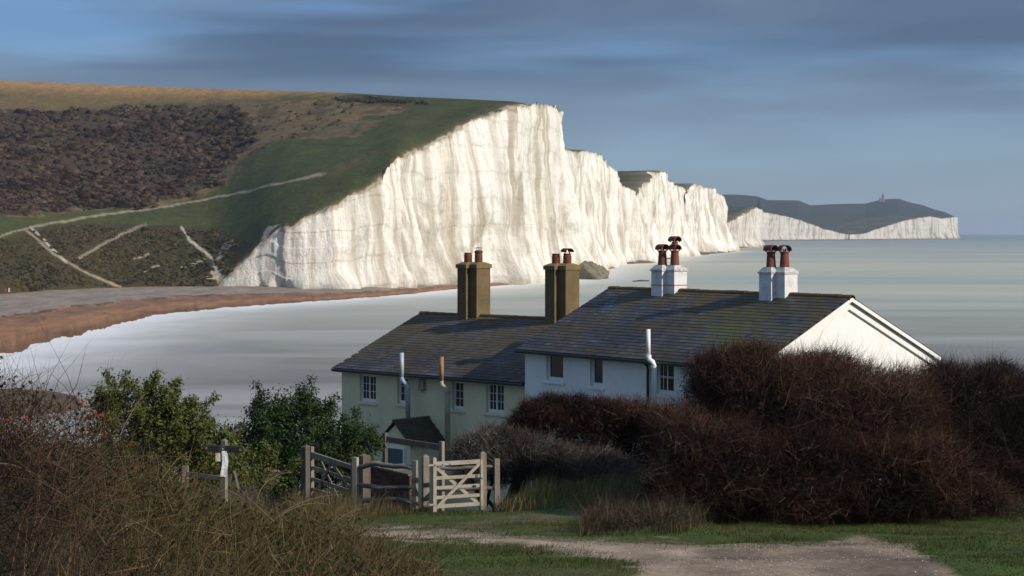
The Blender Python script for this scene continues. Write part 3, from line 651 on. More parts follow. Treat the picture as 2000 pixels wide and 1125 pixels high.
# ------------------------------------------------------------------ house materials
def render_mat(name, c1, c2, stain):
    m, t, p = mat_base(name, 0.92, 0.2); g = N(t, 'ShaderNodeNewGeometry'); pos = g.outputs['Position']
    c = mixc(t, ramp(t, noise(t, pos, 0.9, 6, 0.62), [(0.36, 0), (0.66, 1)]), c1, c2)
    st = ramp(t, noise(t, mapping(t, pos, (5, 5, 0.45)), 1.0, 6, 0.65, 0.3), [(0.54, 0), (0.74, 1)])
    c = mixc(t, mathn(t, 'MULTIPLY', st, 0.45), c, stain)
    pt = ramp(t, noise(t, pos, 2.4, 5, 0.6), [(0.60, 0), (0.66, 1)]); c = mixc(t, mathn(t, 'MULTIPLY', pt, 0.22), c, stain)
    fine = noise(t, pos, 28, 5, 0.65); c = mixc(t, 1.0, c, ramp(t, fine, [(0.3, 0.92), (0.7, 1.04)]), 'MULTIPLY'); t.links.new(c, p.inputs['Base Color'])
    add_bump(t, p, mathn(t, 'ADD', fine, mathn(t, 'MULTIPLY', noise(t, pos, 3, 4), 2.0)), 0.3, 0.02); return m
m_cream = render_mat('cream_render', (0.74, 0.685, 0.455), (0.66, 0.615, 0.42), (0.45, 0.41, 0.27))
m_white = render_mat('white_render', (0.80, 0.80, 0.79), (0.74, 0.74, 0.73), (0.60, 0.58, 0.54))
m_whitep = M('white_paint', (0.80, 0.80, 0.79), (0.74, 0.74, 0.73), scale=3, rough=0.5, spec=0.4, bump=0.05, grit=0.05)
m_stackw = M('whitewashed_stack', (0.70, 0.70, 0.70), (0.52, 0.51, 0.50), scale=2.6, lo=0.5, hi=0.72, rough=0.9, bump=0.6, bscale=18, bdist=0.02, grit=0.2)
m_brown = M('brown_render', (0.185, 0.132, 0.070), (0.125, 0.090, 0.046), scale=1.4, rough=0.95, bump=0.7, bscale=28, bdist=0.015, grit=0.45)
m_lich = M('lichened_cap', (0.17, 0.135, 0.070), (0.25, 0.165, 0.035), scale=4.5, lo=0.45, hi=0.62, rough=0.95, bump=0.7, bscale=28, bdist=0.015, grit=0.4)
m_flaunch = M('flaunching_white', (0.60, 0.60, 0.59), (0.36, 0.35, 0.33), scale=7, lo=0.42, hi=0.66, rough=0.95, bump=0.8, bscale=30, bdist=0.02, grit=0.3)
m_terra = M('terracotta', (0.235, 0.070, 0.040), (0.150, 0.052, 0.036), scale=5, rough=0.75, bump=0.3, bscale=30, grit=0.3)
m_soot = M('sooty_clay', (0.12, 0.05, 0.04), (0.06, 0.035, 0.03), scale=6, rough=0.8, bump=0.3, grit=0.3)
m_metal = M('dark_metal', (0.05, 0.05, 0.055), rough=0.5, spec=0.5, bump=0.1)
m_ridge = M('ridge_clay', (0.15, 0.072, 0.040), (0.105, 0.080, 0.036), scale=3.0, rough=0.95, bump=0.6, bscale=30, bdist=0.02, grit=0.4)
m_black = M('black_gutter', (0.020, 0.022, 0.026), rough=0.45, spec=0.5, bump=0.05)
m_glass, tg, pg = mat_base('window_glass', 0.06, 0.5); pg.inputs['Base Color'].default_value = (0.035, 0.032, 0.028, 1)
m_galv = M('galvanised_flue', (0.42, 0.44, 0.48), (0.33, 0.35, 0.39), scale=4, rough=0.5, spec=0.5, bump=0.05, grit=0.15)
m_rust = M('rusty_flue', (0.30, 0.13, 0.055), (0.42, 0.24, 0.13), scale=6, rough=0.85, bump=0.3, grit=0.3)
m_fluec = M('cream_flue', (0.50, 0.47, 0.33), (0.34, 0.30, 0.19), scale=2.5, rough=0.8, bump=0.2, grit=0.25)
m_stone = M('box_grey', (0.34, 0.33, 0.30), (0.26, 0.25, 0.23), scale=5, grit=0.25)
m_teal = M('teal_door', (0.045, 0.095, 0.115), (0.035, 0.075, 0.095), scale=4, rough=0.4, spec=0.5, bump=0.05)
m_ptile = M('porch_tile', (0.070, 0.062, 0.042), (0.048, 0.038, 0.032), scale=4, rough=0.9, bump=0.4, grit=0.4)
def slate_mat(name, patches):
    m, t, p = mat_base(name, 0.5, 0.32)
    g = N(t, 'ShaderNodeNewGeometry'); pos = g.outputs['Position']
    r = N(t, 'ShaderNodeAttribute', attribute_name='rnd').outputs['Fac']
    c = ramp(t, r, [(0.0, (0.020, 0.021, 0.028)), (0.35, (0.032, 0.034, 0.046)), (0.7, (0.044, 0.048, 0.066)), (1.0, (0.072, 0.076, 0.094))])
    l1 = noise(t, mapping(t, pos, (1, 1, 1), (3, 1, 2)), 0.55, 6, 0.65, 0.5)
    fine = noise(t, pos, 7, 5, 0.7)
    lf = ramp(t, mathn(t, 'ADD', mathn(t, 'MULTIPLY', l1, 0.72), mathn(t, 'MULTIPLY', fine, 0.28)), [(0.39, 0), (0.54, 1)])
    up = N(t, 'ShaderNodeSeparateXYZ'); t.links.new(pos, up.inputs[0])
    hi = ramp(t, mathn(t, 'DIVIDE', mathn(t, 'SUBTRACT', up.outputs[2], patches[0]), patches[1]), [(0.0, 0.25), (0.6, 0.70), (1.0, 1.0)])
    c = mixc(t, mathn(t, 'MULTIPLY', lf, hi), c, (0.086, 0.066, 0.026))
    spk = ramp(t, noise(t, pos, 3.2, 5, 0.7), [(0.60, 0), (0.68, 1)])
    c = mixc(t, mathn(t, 'MULTIPLY', spk, 0.7), c, (0.150, 0.085, 0.030))
    if patches[2] is not None:   # a mossy patch growing on the roof
        vd = N(t, 'ShaderNodeVectorMath', operation='DISTANCE'); t.links.new(mapping(t, pos, (1, 0.8, 1.3)), vd.inputs[0]); q = patches[2]; vd.inputs[1].default_value = (q[0], q[1] * 0.8, q[2] * 1.3)
        mo = mathn(t, 'MULTIPLY', ramp(t, mathn(t, 'DIVIDE', vd.outputs['Value'], 2.4), [(0.1, 1), (1, 0)]), ramp(t, noise(t, pos, 2.2, 5, 0.7), [(0.42, 0), (0.58, 1)]))
        c = mixc(t, mo, c, (0.075, 0.085, 0.014))
    t.links.new(c, p.inputs['Base Color'])
    t.links.new(mathn(t, 'ADD', mathn(t, 'MULTIPLY', lf, 0.4), 0.45), p.inputs['Roughness'])
    add_bump(t, p, noise(t, pos, 18, 4, 0.6), 0.25, 0.01)
    return m

class House:
    def __init__(s, x2, d2, a, L, Wd, ze, zr):
        s.u = np.array([math.sin(a), -math.cos(a), 0]); s.g = np.array([math.cos(a), math.sin(a), 0]); s.L = L; s.W = Wd
        s.ze = CAM_H + ze; s.zr = CAM_H + zr; s.P1 = np.array([x2, d2, 0]) - s.u * L
    def p(s, a, w, z): q = s.P1 + s.u * a + s.g * w; return np.array([q[0], q[1], z])
    def hit(s, px, py, w=0.25):
        k = (px - 1000) / FPX; o = s.P1 + s.g * w
        a = (k * o[1] - o[0]) / (s.u[0] - k * s.u[1]); y = o[1] + s.u[1] * a
        return a, CAM_H - (py - ROW) / FPX * y
    def roof_z(s, w): return s.ze + (s.zr - s.ze) * (1 - abs(w - s.W / 2) / (s.W / 2))

Z_UP = np.array([0, 0, 1.0])
def walls(H, mat, parent, w0, s0, s1, zb, holes, rev=0.16):
    """four plastered walls, the facade pierced by window openings with reveals"""
    b = MB(); zt = H.roof_z(w0) - 0.05
    ss = sorted({s0, s1, *[h[0] for h in holes], *[h[1] for h in holes]}); zs = sorted({zb, zt, *[h[2] for h in holes], *[h[3] for h in holes]})
    for a, c_ in zip(ss[:-1], ss[1:]):
        for e, f in zip(zs[:-1], zs[1:]):
            if any(h[0] - 1e-6 <= a and c_ <= h[1] + 1e-6 and h[2] - 1e-6 <= e and f <= h[3] + 1e-6 for h in holes): continue
            b.add([H.p(a, w0, e), H.p(c_, w0, e), H.p(c_, w0, f), H.p(a, w0, f)], [(0, 1, 2, 3)])
    for a, c_, e, f in holes:
        for q in (((a, e), (a, f)), ((c_, f), (c_, e)), ((c_, e), (a, e)), ((a, f), (c_, f))):
            (sa, za), (sb_, zb_) = q
            b.add([H.p(sa, w0, za), H.p(sb_, w0, zb_), H.p(sb_, w0 + rev, zb_), H.p(sa, w0 + rev, za)], [(3, 2, 1, 0)])
        b.add([H.p(a, w0 + rev, e), H.p(c_, w0 + rev, e), H.p(c_, w0 + rev, f), H.p(a, w0 + rev, f)], [(0, 1, 2, 3)])
    w1 = H.W - w0
    for sv, fl in ((s1, 1), (s0, 0)):
        q = [H.p(sv, w0, zb), H.p(sv, w1, zb), H.p(sv, w1, zt), H.p(sv, H.W / 2, H.zr - 0.05), H.p(sv, w0, zt)]
        b.add(q, [(0, 1, 2, 3, 4) if fl else (4, 3, 2, 1, 0)])
    b.add([H.p(s1, w1, zb), H.p(s0, w1, zb), H.p(s0, w1, zt), H.p(s1, w1, zt)], [(0, 1, 2, 3)])
    return b.build('wall', mat, parent)
def window(H, parent, w0, hole, cas, rows, cols, fw=0.055, sill=m_whitep, dep=0.10):
    a, c_, e, f = hole; u, g = H.u, H.g
    fr = MB()
    def bar(s_a, s_b, z_a, z_b, w_a, w_b): fr.box(H.p(s_a, w_a, z_a), u * (s_b - s_a), g * (w_b - w_a), Z_UP * (z_b - z_a))
    wi, wo_ = w0 + dep, w0 + dep + 0.05
    bar(a + 0.004, a + fw, e + 0.004, f - 0.004, wi, wo_); bar(c_ - fw, c_ - 0.004, e + 0.004, f - 0.004, wi, wo_)
    bar(a + fw, c_ - fw, e + 0.004, e + fw + 0.03, wi - 0.004, wo_); bar(a + fw, c_ - fw, f - fw, f - 0.004, wi, wo_)
    n = cas; sw = (c_ - a - 2 * fw) / n; zz0, zz1 = e + fw + 0.03, f - fw
    for k in range(n):
        p0 = a + fw + k * sw; p1 = p0 + sw; cf = 0.036
        if n > 1 and k: bar(p0 - 0.02, p0 + 0.02, zz0, zz1, wi - 0.006, wo_)
        bar(p0 + 0.002, p0 + cf, zz0, zz1, wi + 0.008, wo_ - 0.003); bar(p1 - cf, p1 - 0.002, zz0, zz1, wi + 0.008, wo_ - 0.003)
        bar(p0 + cf, p1 - cf, zz0 + 0.001, zz0 + cf, wi + 0.011, wo_ - 0.005); bar(p0 + cf, p1 - cf, zz1 - cf, zz1 - 0.001, wi + 0.011, wo_ - 0.005)
        for j in range(1, cols): m_ = p0 + cf + (sw - 2 * cf) * j / cols; bar(m_ - 0.010, m_ + 0.010, zz0 + cf, zz1 - cf, wi + 0.014, wo_ - 0.008)
        for j in range(1, rows): m_ = zz0 + cf + (zz1 - zz0 - 2 * cf) * j / rows; bar(p0 + cf, p1 - cf, m_ - 0.010, m_ + 0.010, wi + 0.017, wo_ - 0.010)
    wdw = fr.build('window', m_whitep, parent)
    for k in range(n):
        p0 = a + fw + k * sw; p1 = p0 + sw; cf = 0.034
        for i in range(cols):
            for j in range(rows):
                x0 = p0 + cf + (sw - 2 * cf) * i / cols; x1 = p0 + cf + (sw - 2 * cf) * (i + 1) / cols
                y0 = zz0 + cf + (zz1 - zz0 - 2 * cf) * j / rows; y1 = zz0 + cf + (zz1 - zz0 - 2 * cf) * (j + 1) / rows
                MB().box(H.p(x0 + 0.001, wi + 0.032, y0 + 0.001), u * (x1 - x0 - 0.002), g * 0.006, Z_UP * (y1 - y0 - 0.002)).build('pane', m_glass, wdw)
    MB().hexa([H.p(a - 0.10, w0 - 0.06, e - 0.10), H.p(c_ + 0.10, w0 - 0.06, e - 0.10), H.p(c_ + 0.10, w0 + dep, e - 0.10), H.p(a - 0.10, w0 + dep, e - 0.10),
               H.p(a - 0.10, w0 - 0.06, e - 0.045), H.p(c_ + 0.10, w0 - 0.06, e - 0.045), H.p(c_ + 0.10, w0 + dep, e - 0.002), H.p(a - 0.10, w0 + dep, e - 0.002)]).build('sill', sill, wdw)
    return wdw

def slate_roof(H, parent, mat, s0, s1, hide, cw=0.25, exposure=0.21):
    """deck, individually laid slates on the seen slope, ridge tiles"""
    u, g = H.u, H.g; half = H.W / 2; up = np.array([*(g[:2] * half), H.zr - H.ze]); Ls = np.linalg.norm(up); up = up / Ls
    nrm = np.cross(u, up); nrm = nrm if nrm[2] > 0 else -nrm
    d = MB(); dn = -nrm
    o0 = H.p(s0 + 0.02, 0.03, H.ze); d.box(o0 + dn * 0.05, u * (s1 - s0 - 0.04), up * (Ls - 0.03), nrm * 0.04)
    up2 = np.array([*(-g[:2] * half), H.zr - H.ze]) / Ls; n2 = np.cross(u, up2); n2 = n2 if n2[2] > 0 else -n2
    d.box(H.p(s0 + 0.02, H.W, H.ze) - n2 * 0.05, u * (s1 - s0 - 0.04), up2 * (Ls - 0.03), n2 * 0.065)
    roof = d.build('roof', mat, parent); base = wloc(roof)
    # a few slate shapes that share mesh data
    def slate_mesh(rnd, wv, lift, skew):
        w_, l_, th = cw - wv, exposure * 1.35, 0.011
        q = []
        for hgt in (0.0, th):
            for (ss_, tt, lf) in ((-w_ / 2, 0, lift), (w_ / 2, skew, lift), (w_ / 2, l_, 0), (-w_ / 2, l_, 0)):
                q.append(u * ss_ + up * tt + nrm * (lf + hgt))
        return np.array(q)
    FQ = np.array([(3, 2, 1, 0), (4, 5, 6, 7), (0, 1, 5, 4), (1, 2, 6, 5), (2, 3, 7, 6), (3, 0, 4, 7)])
    variants = []
    for k in range(18):
        r = k / 17; q = slate_mesh(r, 0.004 + 0.004 * RNG.random(), 0.013 + 0.006 * RNG.random(), (RNG.random() - .5) * 0.02)
        me = bpy.data.meshes.new('slate'); me.from_pydata([tuple(x) for x in q], [], [tuple(map(int, f)) for f in FQ]); me.materials.append(mat)
        at = me.attributes.new('rnd', 'FLOAT', 'POINT'); at.data.foreach_set('value', np.full(8, r, np.float32)); me.update(); variants.append((me, q, r))
    spots = []
    nrow = int(Ls / exposure)
    for j in range(nrow):
        t0 = j * exposure - 0.04; off = (j % 2) * cw / 2
        for i in range(int((s1 - s0) / cw) + 1):
            ss_ = s0 + off + i * cw + (RNG.random() - .5) * 0.012
            if ss_ - cw / 2 < s0 - 0.13 or ss_ + cw / 2 > s1 + 0.13: continue
            ss_ = min(max(ss_, s0 + cw / 2 - 0.02), s1 - cw / 2 + 0.02)
            c_ = H.p(ss_, 0, H.ze) + up * (t0 + (RNG.random() - .5) * 0.014) + nrm * 0.004
            rr_ = np.clip(0.5 + (fbm(ss_ * 0.5, j * 0.12, 300, 3) - .5) * 1.6 + RNG.normal() * 0.22, 0, 0.999)
            fx_, fy_ = to_px(*c_); spots.append((c_[1] + (500 if hide(fx_, fy_) else 0), c_, int(rr_ * 18)))
    spots.sort(key=lambda q: q[0])
    for _, c_, k in spots[:300]:
        o = bpy.data.objects.new('slate', variants[k][0]); COL.objects.link(o); o.parent = roof; o.location = c_ - base
    rest = spots[300:]
    V_ = np.concatenate([variants[k][1] + c_ for _, c_, k in rest]); F_ = (FQ[None] + (np.arange(len(rest)) * 8)[:, None, None]).reshape(-1, 4)
    o = np_mesh('slates', V_, F_, mat, roof, attrs={'rnd': np.repeat([variants[k][2] for _, c_, k in rest], 8)}); o['kind'] = 'stuff'
    # ridge tiles
    n = int((s1 - s0) / 0.45); tl = (s1 - s0) / n; prof = [(math.cos(a_), math.sin(a_)) for a_ in np.linspace(-0.35, PI + 0.35, 9)]
    q = []
    for end in (0.004, tl + 0.015):
        rad = 0.135 + (0.010 if end > 0.1 else 0)
        for r_ in (rad, rad - 0.02):
            for cx, cz in prof: q.append(u * end + g * (cx * r_) + Z_UP * (cz * r_ * 0.9 - 0.055))
    k = 9; fs = []
    for i in range(8):
        fs += [(i, i + 1, 2 * k + i + 1, 2 * k + i), (k + i + 1, k + i, 3 * k + i, 3 * k + i + 1), (i + 1, i, k + i, k + i + 1), (2 * k + i, 2 * k + i + 1, 3 * k + i + 1, 3 * k + i)]
    me = bpy.data.meshes.new('ridge_tile'); me.from_pydata([tuple(x) for x in q], [], fs); me.materials.append(m_ridge); me.update()
    for i in range(n):
        o = bpy.data.objects.new('ridge_tile', me); COL.objects.link(o); o.parent = roof
        o.location = H.p(s0 + i * tl, half, H.zr + (RNG.random() - .5) * 0.02) - base
    return roof

def stack(H, parent, sB, wB, wS, ws_, dA, sA, zb, zc, cap, mat, capm, flm, flare):
    """two square shafts set corner to corner; sB right face of the near shaft; returns pot seats"""
    u, g = H.u, H.g; b = MB()
    B = (sB - wS, sB, wB, wB + ws_); A = (sB - dA - sA, sB - dA, wB - 0.20, wB - 0.20 + ws_ * 0.92)
    for q in (A, B): b.box(H.p(q[0], q[2], zb), u * (q[1] - q[0]), g * (q[3] - q[2]), Z_UP * (zc - zb + (0.002 if q is B else 0)))
    st = b.build('chimney_stack', mat, parent, bevel=0.012)
    seats = []; cp = MB()
    for q in (A, B):
        e = flare; e2 = 0.003 if q is B else 0
        lo_ = [H.p(q[0] - e, q[2] - e, zc), H.p(q[1] + e, q[2] - e, zc), H.p(q[1] + e, q[3] + e, zc), H.p(q[0] - e, q[3] + e, zc)]
        cp.hexa(lo_ + [x + Z_UP * (cap[0] + e2) for x in lo_])
        ms, mw = (q[0] + q[1]) / 2, (q[2] + q[3]) / 2; r = 0.17
        z2 = zc + cap[0] + 0.006
        cp.hexa([x + Z_UP * (cap[0] + 0.004 + e2) for x in lo_] + [H.p(ms - r, mw - r, z2 + cap[1]), H.p(ms + r, mw - r, z2 + cap[1]), H.p(ms + r, mw + r, z2 + cap[1]), H.p(ms - r, mw + r, z2 + cap[1])])
        seats.append(H.p(ms, mw, z2 + cap[1]))
    cp.build('cap', capm, st)
    return st, seats
def hood(b, c, r, length, ax, ay, rise):
    """half-round clay hood open at both ends"""
    n = 12; pts = []
    for e in (-length / 2, length / 2):
        for rr_ in (r, r * 0.86):
            for k in range(n + 1):
                t = -0.25 + (PI + 0.5) * k / n; pts.append(c + ax * e + ay * (math.cos(t) * rr_) + Z_UP * (math.sin(t) * rr_ * rise))
    m_ = n + 1; fs = []
    for k in range(n):
        fs += [(k, k + 1, 2 * m_ + k + 1, 2 * m_ + k), (m_ + k + 1, m_ + k, 3 * m_ + k, 3 * m_ + k + 1), (k + 1, k, m_ + k, m_ + k + 1), (2 * m_ + k, 2 * m_ + k + 1, 3 * m_ + k + 1, 3 * m_ + k)]
    fs += [(0, 2 * m_, 3 * m_, m_), (n, m_ + n, 3 * m_ + n, 2 * m_ + n)]
    b.add(pts, fs)
def pot(parent, c, kind, H):
    b = MB(); d1 = np.array([0.60, -0.80, 0]); d2 = np.array([0.80, 0.60, 0])
    if kind in ('ribbed', 'ribbed_cowl', 'ribbed_hood'):
        prof = [(0.155, -0.06), (0.155, 0.0)]
        for k in range(4): z = 0.02 + k * 0.075; prof += [(0.165, z), (0.172, z + 0.03), (0.150, z + 0.045), (0.150, z + 0.06)]
        prof += [(0.135, 0.33), (0.165, 0.35), (0.165, 0.375), (0.12, 0.375), (0.11, 0.1)]
        b.lathe(c, prof)
        b.m = 1
        if kind == 'ribbed_cowl':
            b.lathe(c + Z_UP * 0.37, [(0.17, 0), (0.175, 0.05), (0.13, 0.10), (0.02, 0.115)])
            b.m = 2
            for k in range(3): a_ = 0.6 + k * 2.09; q = c + np.array([0.11 * math.cos(a_), 0.11 * math.sin(a_), 0.42]); b.tube([q, q + Z_UP * 0.15], 0.009, 5)
            b.lathe(c + Z_UP * 0.56, [(0.001, 0.0), (0.175, 0.0), (0.18, 0.012), (0.02, 0.035), (0.001, 0.035)])
        if kind == 'ribbed_hood':
            for k in range(4): a_ = 0.78 + k * PI / 2; q = c + np.array([0.12 * math.cos(a_), 0.12 * math.sin(a_), 0.36]); b.tube([q, q + Z_UP * 0.12], 0.025, 6)
            hood(b, c + Z_UP * 0.46, 0.20, 0.34, d1, d2, 0.6)
    else:
        h = 0.52
        b.lathe(c, [(0.17, -0.05), (0.165, 0.0), (0.135, h * 0.85), (0.150, h * 0.87), (0.150, h * 0.91), (0.138, h * 0.93), (0.160, h * 0.96), (0.160, h), (0.12, h), (0.11, 0.1)])
        lv = [(h, 0.19)] if kind == 'hood' else [(h, 0.17), (h + 0.30, 0.17)] if kind == 'double' else [(h, 0.19)]
        for z, r in lv:
            b.m = 1
            for sgn in (-1, 1):
                for s2 in (-1, 1): q = c + d1 * 0.10 * sgn + d2 * 0.12 * s2 + Z_UP * (z - 0.01); b.tube([q, q + d2 * 0.04 * s2 + Z_UP * 0.10], 0.028, 6)
            hood(b, c + Z_UP * (z + 0.06), r, 0.36, d1 if kind != 'turned' else np.array([0.25, -0.97, 0]), d2 if kind != 'turned' else np.array([0.97, 0.25, 0]), 0.85)
            if kind == 'double' and z == h: b.m = 0; b.lathe(c + Z_UP * (h + 0.20), [(0.16, 0), (0.11, 0.04), (0.11, 0.10), (0.14, 0.11)])
    b.build('chimney_pot', [m_terra, m_soot if kind not in ('hood', 'turned', 'double') else m_terra, m_metal], parent, smooth=False)

# ------------------------------------------------------------------ the cream cottage
HL = House(0.362, 66.0, math.radians(46.5), 10.3, 9.65, -5.48, -3.458)
gl = gz(-3, 68) - 1.2
ctL = thing('cottage', 'cream cottage with slate roof and two tall brown chimneys', 'cottage', HL.p(0, 0, gl))
w0 = 0.28
def hole_px(H, x0, x1, y0, y1, w=0.28):
    a, zt_ = H.hit(x0, y0, w); b_, _ = H.hit(x1, y0, w); am, zb_ = H.hit((x0 + x1) / 2, y1, w); _, zt_ = H.hit((x0 + x1) / 2, y0, w)
    return (a, b_, zb_, zt_)
hL = [hole_px(HL, *q) for q in ((702.5, 734, 731, 785), (776, 797, 736, 789), (883, 905, 744, 800), (949.5, 984, 748, 807))]
walls(HL, m_cream, ctL, w0, 0.22, HL.L + 1.2, gl, hL)
for q, (cas, cols) in zip(hL, ((2, 2), (1, 2), (1, 2), (2, 2))): window(HL, ctL, w0, q, cas, 3, cols, sill=m_cream)
m_slL = slate_mat('slate_cream_cottage', (HL.ze, HL.zr - HL.ze, None))
roofL = slate_roof(HL, ctL, m_slL, 0.0, HL.L + 0.75, lambda x, y: x > 1018 or (y < 625))
b = MB(); b.tube([HL.p(0.02, -0.05, HL.ze - 0.07), HL.p(HL.L + 0.1, -0.05, HL.ze - 0.075)], 0.06, 8); b.build('gutter', m_black, ctL)
MB().box(HL.p(0.05, 0.06, HL.ze - 0.16), HL.u * (HL.L + 0.15), HL.g * 0.025, Z_UP * 0.13).build('fascia', m_whitep, ctL)
for pxr, zz in ((940, 0), (1114, 0)):
    sB, _ = HL.hit(pxr, 600, HL.W / 2)
    ycap = 523 if pxr < 1000 else 526
    dd = HL.p(sB, HL.W / 2, 0)[1]; zc = CAM_H - (ycap - ROW) / FPX * dd
    st, seats = stack(HL, ctL, sB, HL.W / 2 - 0.27, 0.55, 0.80, 0.40, 0.50, HL.ze + 0.9, zc - 0.02, (0.15, 0.09), m_brown, m_lich, m_lich, 0.045)
    ks = ('ribbed', 'ribbed_cowl') if pxr < 1000 else ('ribbed', 'ribbed_hood')
    for s_, k_ in zip(seats, ks): pot(st, s_, k_, HL)
def flue(H, name, parent, mats, pts_px, r, w):
    """pipe standing off the facade through (px,py) points"""
    P_ = []
    for x, y in pts_px: a, z = H.hit(x, y, w); P_.append(H.p(a, w, z))
    return P_
# twin-wall flues on the facade
p_ = flue(HL, '', ctL, None, [(784.5, 689), (784.5, 738), (787, 744), (794, 750), (796.5, 757), (797, 826)], 0, -0.16)
fl = MB().tube(p_[:2], 0.085, 12).build('flue_pipe', m_galv, ctL, smooth=True)
MB().tube(p_[1:], 0.095, 12).build('flue_elbow', m_galv, fl, smooth=True); MB().tube([p_[4], p_[4] - Z_UP * 0.05], 0.112, 12).build('flue_collar', m_galv, fl)
p_ = flue(HL, '', ctL, None, [(862.5, 697), (862.5, 745), (864, 752), (871, 757), (874, 764), (874.5, 900)], 0, -0.16)
fl = MB().tube(p_[:2], 0.080, 12).build('flue_pipe', m_rust, ctL, smooth=True); fl['label'] = 'rusty upper flue pipe'
MB().tube(p_[1:], 0.105, 12).build('flue_elbow', m_fluec, fl, smooth=True); MB().tube([p_[4], p_[4] - Z_UP * 0.07], 0.125, 12).build('flue_collar', m_fluec, fl)
a, z = HL.hit(826, 752, w0)
MB().box(HL.p(a - 0.13, w0 - 0.14, z - 0.2), HL.u * 0.28, HL.g * 0.138, Z_UP * 0.44).build('wall_box', m_stone, ctL, bevel=0.02)
# porch
aR, zR = HL.hit(838, 818, w0); aE, _ = HL.hit(861, 866, w0); wP = 0.95; zE = zR - 0.78; pl = 1.75
MB().box(HL.p(aR - wP + 0.12, w0 - pl, gl), HL.u * (2 * wP - 0.24), HL.g * (pl - 0.003), Z_UP * (zE - gl + 0.05)).add(
    [HL.p(aR - wP + 0.10, w0 - pl - 0.002, zE), HL.p(aR + wP - 0.10, w0 - pl - 0.002, zE), HL.p(aR, w0 - pl - 0.002, zR - 0.10)], [(0, 1, 2)]).build('porch_wall', m_cream, ctL)
pr = MB(); 
for sg in (-1, 1):
    e0 = HL.p(aR + sg * wP, w0 - pl - 0.08, zE - 0.06); sl = HL.p(aR, w0 - pl - 0.08, zR) - e0; nn_ = np.cross(sl, HL.g); nn_ = nn_ / np.linalg.norm(nn_); nn_ = nn_ if nn_[2] > 0 else -nn_
    pr.box(e0, sl, HL.g * (pl + 0.07), nn_ * 0.04)
pr = pr.build('porch_roof', m_ptile, ctL)
e0 = HL.p(aR + wP, w0 - pl - 0.10, zE - 0.06); sl = HL.p(aR, w0 - pl - 0.10, zR) - e0; Ls = np.linalg.norm(sl); sl = sl / Ls; nn_ = np.cross(sl, HL.g); nn_ = nn_ / np.linalg.norm(nn_); nn_ = nn_ if nn_[2] > 0 else -nn_
for j in range(9):
    for i in range(9):
        o_ = e0 + sl * (j * Ls / 9) + HL.g * (i * (pl + 0.1) / 9 - (j % 2) * 0.05) + nn_ * 0.043
        th = 0.014 + 0.01 * RNG.random()
        MB().hexa([o_ + nn_ * th, o_ + HL.g * 0.195 + nn_ * th, o_ + HL.g * 0.195 + sl * 0.15, o_ + sl * 0.15, o_ + nn_ * (th + .014), o_ + HL.g * 0.195 + nn_ * (th + .014), o_ + HL.g * 0.195 + sl * 0.15 + nn_ * .014, o_ + sl * 0.15 + nn_ * .014]).build('tile', m_ptile, pr)
MB().tube([HL.p(aR, w0 - pl - 0.1, zR + 0.05), HL.p(aR, w0, zR + 0.05)], 0.07, 8).build('ridge', m_ridge, pr)
dr = MB().box(HL.p(aR - 0.62, w0 - pl - 0.045, gl), HL.u * 1.16, HL.g * 0.042, Z_UP * (zE - gl - 0.12)).build('door_frame', m_whitep, ctL)
MB().box(HL.p(aR - 0.56, w0 - pl - 0.06, gl), HL.u * 1.02, HL.g * 0.02, Z_UP * (zE - gl - 0.19)).build('door', m_teal, dr)

# ------------------------------------------------------------------ the white cottage
HR = House(7.396, 56.0, 0.6675, 11.7, 8.81, -4.223, -2.143)
gr = gz(4, 60) - 1.2
ctR = thing('cottage', 'white cottage with slate roof, white gable and squat white chimneys', 'cottage', HR.p(0, 0, gr))
w0 = 0.25
hR = [hole_px(HR, *q, w=w0) for q in ((1066.5, 1100, 690, 744), (1152.5, 1177, 693, 755), (1281, 1316, 704, 770))]
walls(HR, m_white, ctR, w0, 0.18, HR.L - 0.22, gr, hR)
window(HR, ctR, w0, hR[0], 1, 1, 1); window(HR, ctR, w0, hR[1], 1, 1, 1); wg = window(HR, ctR, w0, hR[2], 1, 2, 2)
gb = MB(); q = hR[2]
for k in range(4): a = q[0] + 0.02 + k * 0.20; gb.tube([HR.p(a, w0 - 0.05, q[2] - 0.05), HR.p(a, w0 - 0.05, q[3])], 0.011, 6)
for z in (q[2] + 0.02, (q[2] + q[3]) / 2): gb.tube([HR.p(q[0] - 0.05, w0 - 0.062, z), HR.p(q[1] + 0.02, w0 - 0.062, z)], 0.011, 6)
gb.build('guard_bars', m_whitep, wg)
mp = HR.p(*(lambda a: (a, 2.2))(HR.hit(1440, 640, 2.2)[0]), HR.roof_z(2.2))
m_slR = slate_mat('slate_white_cottage', (HR.ze, HR.zr - HR.ze, mp))
roofR = slate_roof(HR, ctR, m_slR, 0.0, HR.L - 0.02, lambda x, y: (x > 1330 and y > 668))
b = MB(); b.tube([HR.p(0.02, -0.05, HR.ze - 0.07), HR.p(HR.L - 0.05, -0.05, HR.ze - 0.075)], 0.06, 8); b.build('gutter', m_black, ctR)
for k, (t0, t1, sa, sb_, nm) in enumerate(((0.03, 0.15, HR.L - 0.06, HR.L - 0.015, 'barge_board'), (0.15, 0.40, HR.L - 0.22, HR.L - 0.135, 'barge_board'))):
    for sg in (0, 1):
        m_ = MB(); wv = [0.0, HR.W / 2] if sg == 0 else [HR.W, HR.W / 2]
        q = []
        for dz in (t1, t0):
            for (w_, z_) in ((wv[0], HR.ze), (wv[1], HR.zr)):
                q.append((w_, z_ - dz))
        r_ = [HR.p(sa, *q[0]), HR.p(sb_, *q[0]), HR.p(sb_, *q[1]), HR.p(sa, *q[1]), HR.p(sa, *q[2]), HR.p(sb_, *q[2]), HR.p(sb_, *q[3]), HR.p(sa, *q[3])]
        m_.hexa(r_); m_.build(nm, m_whitep, ctR)
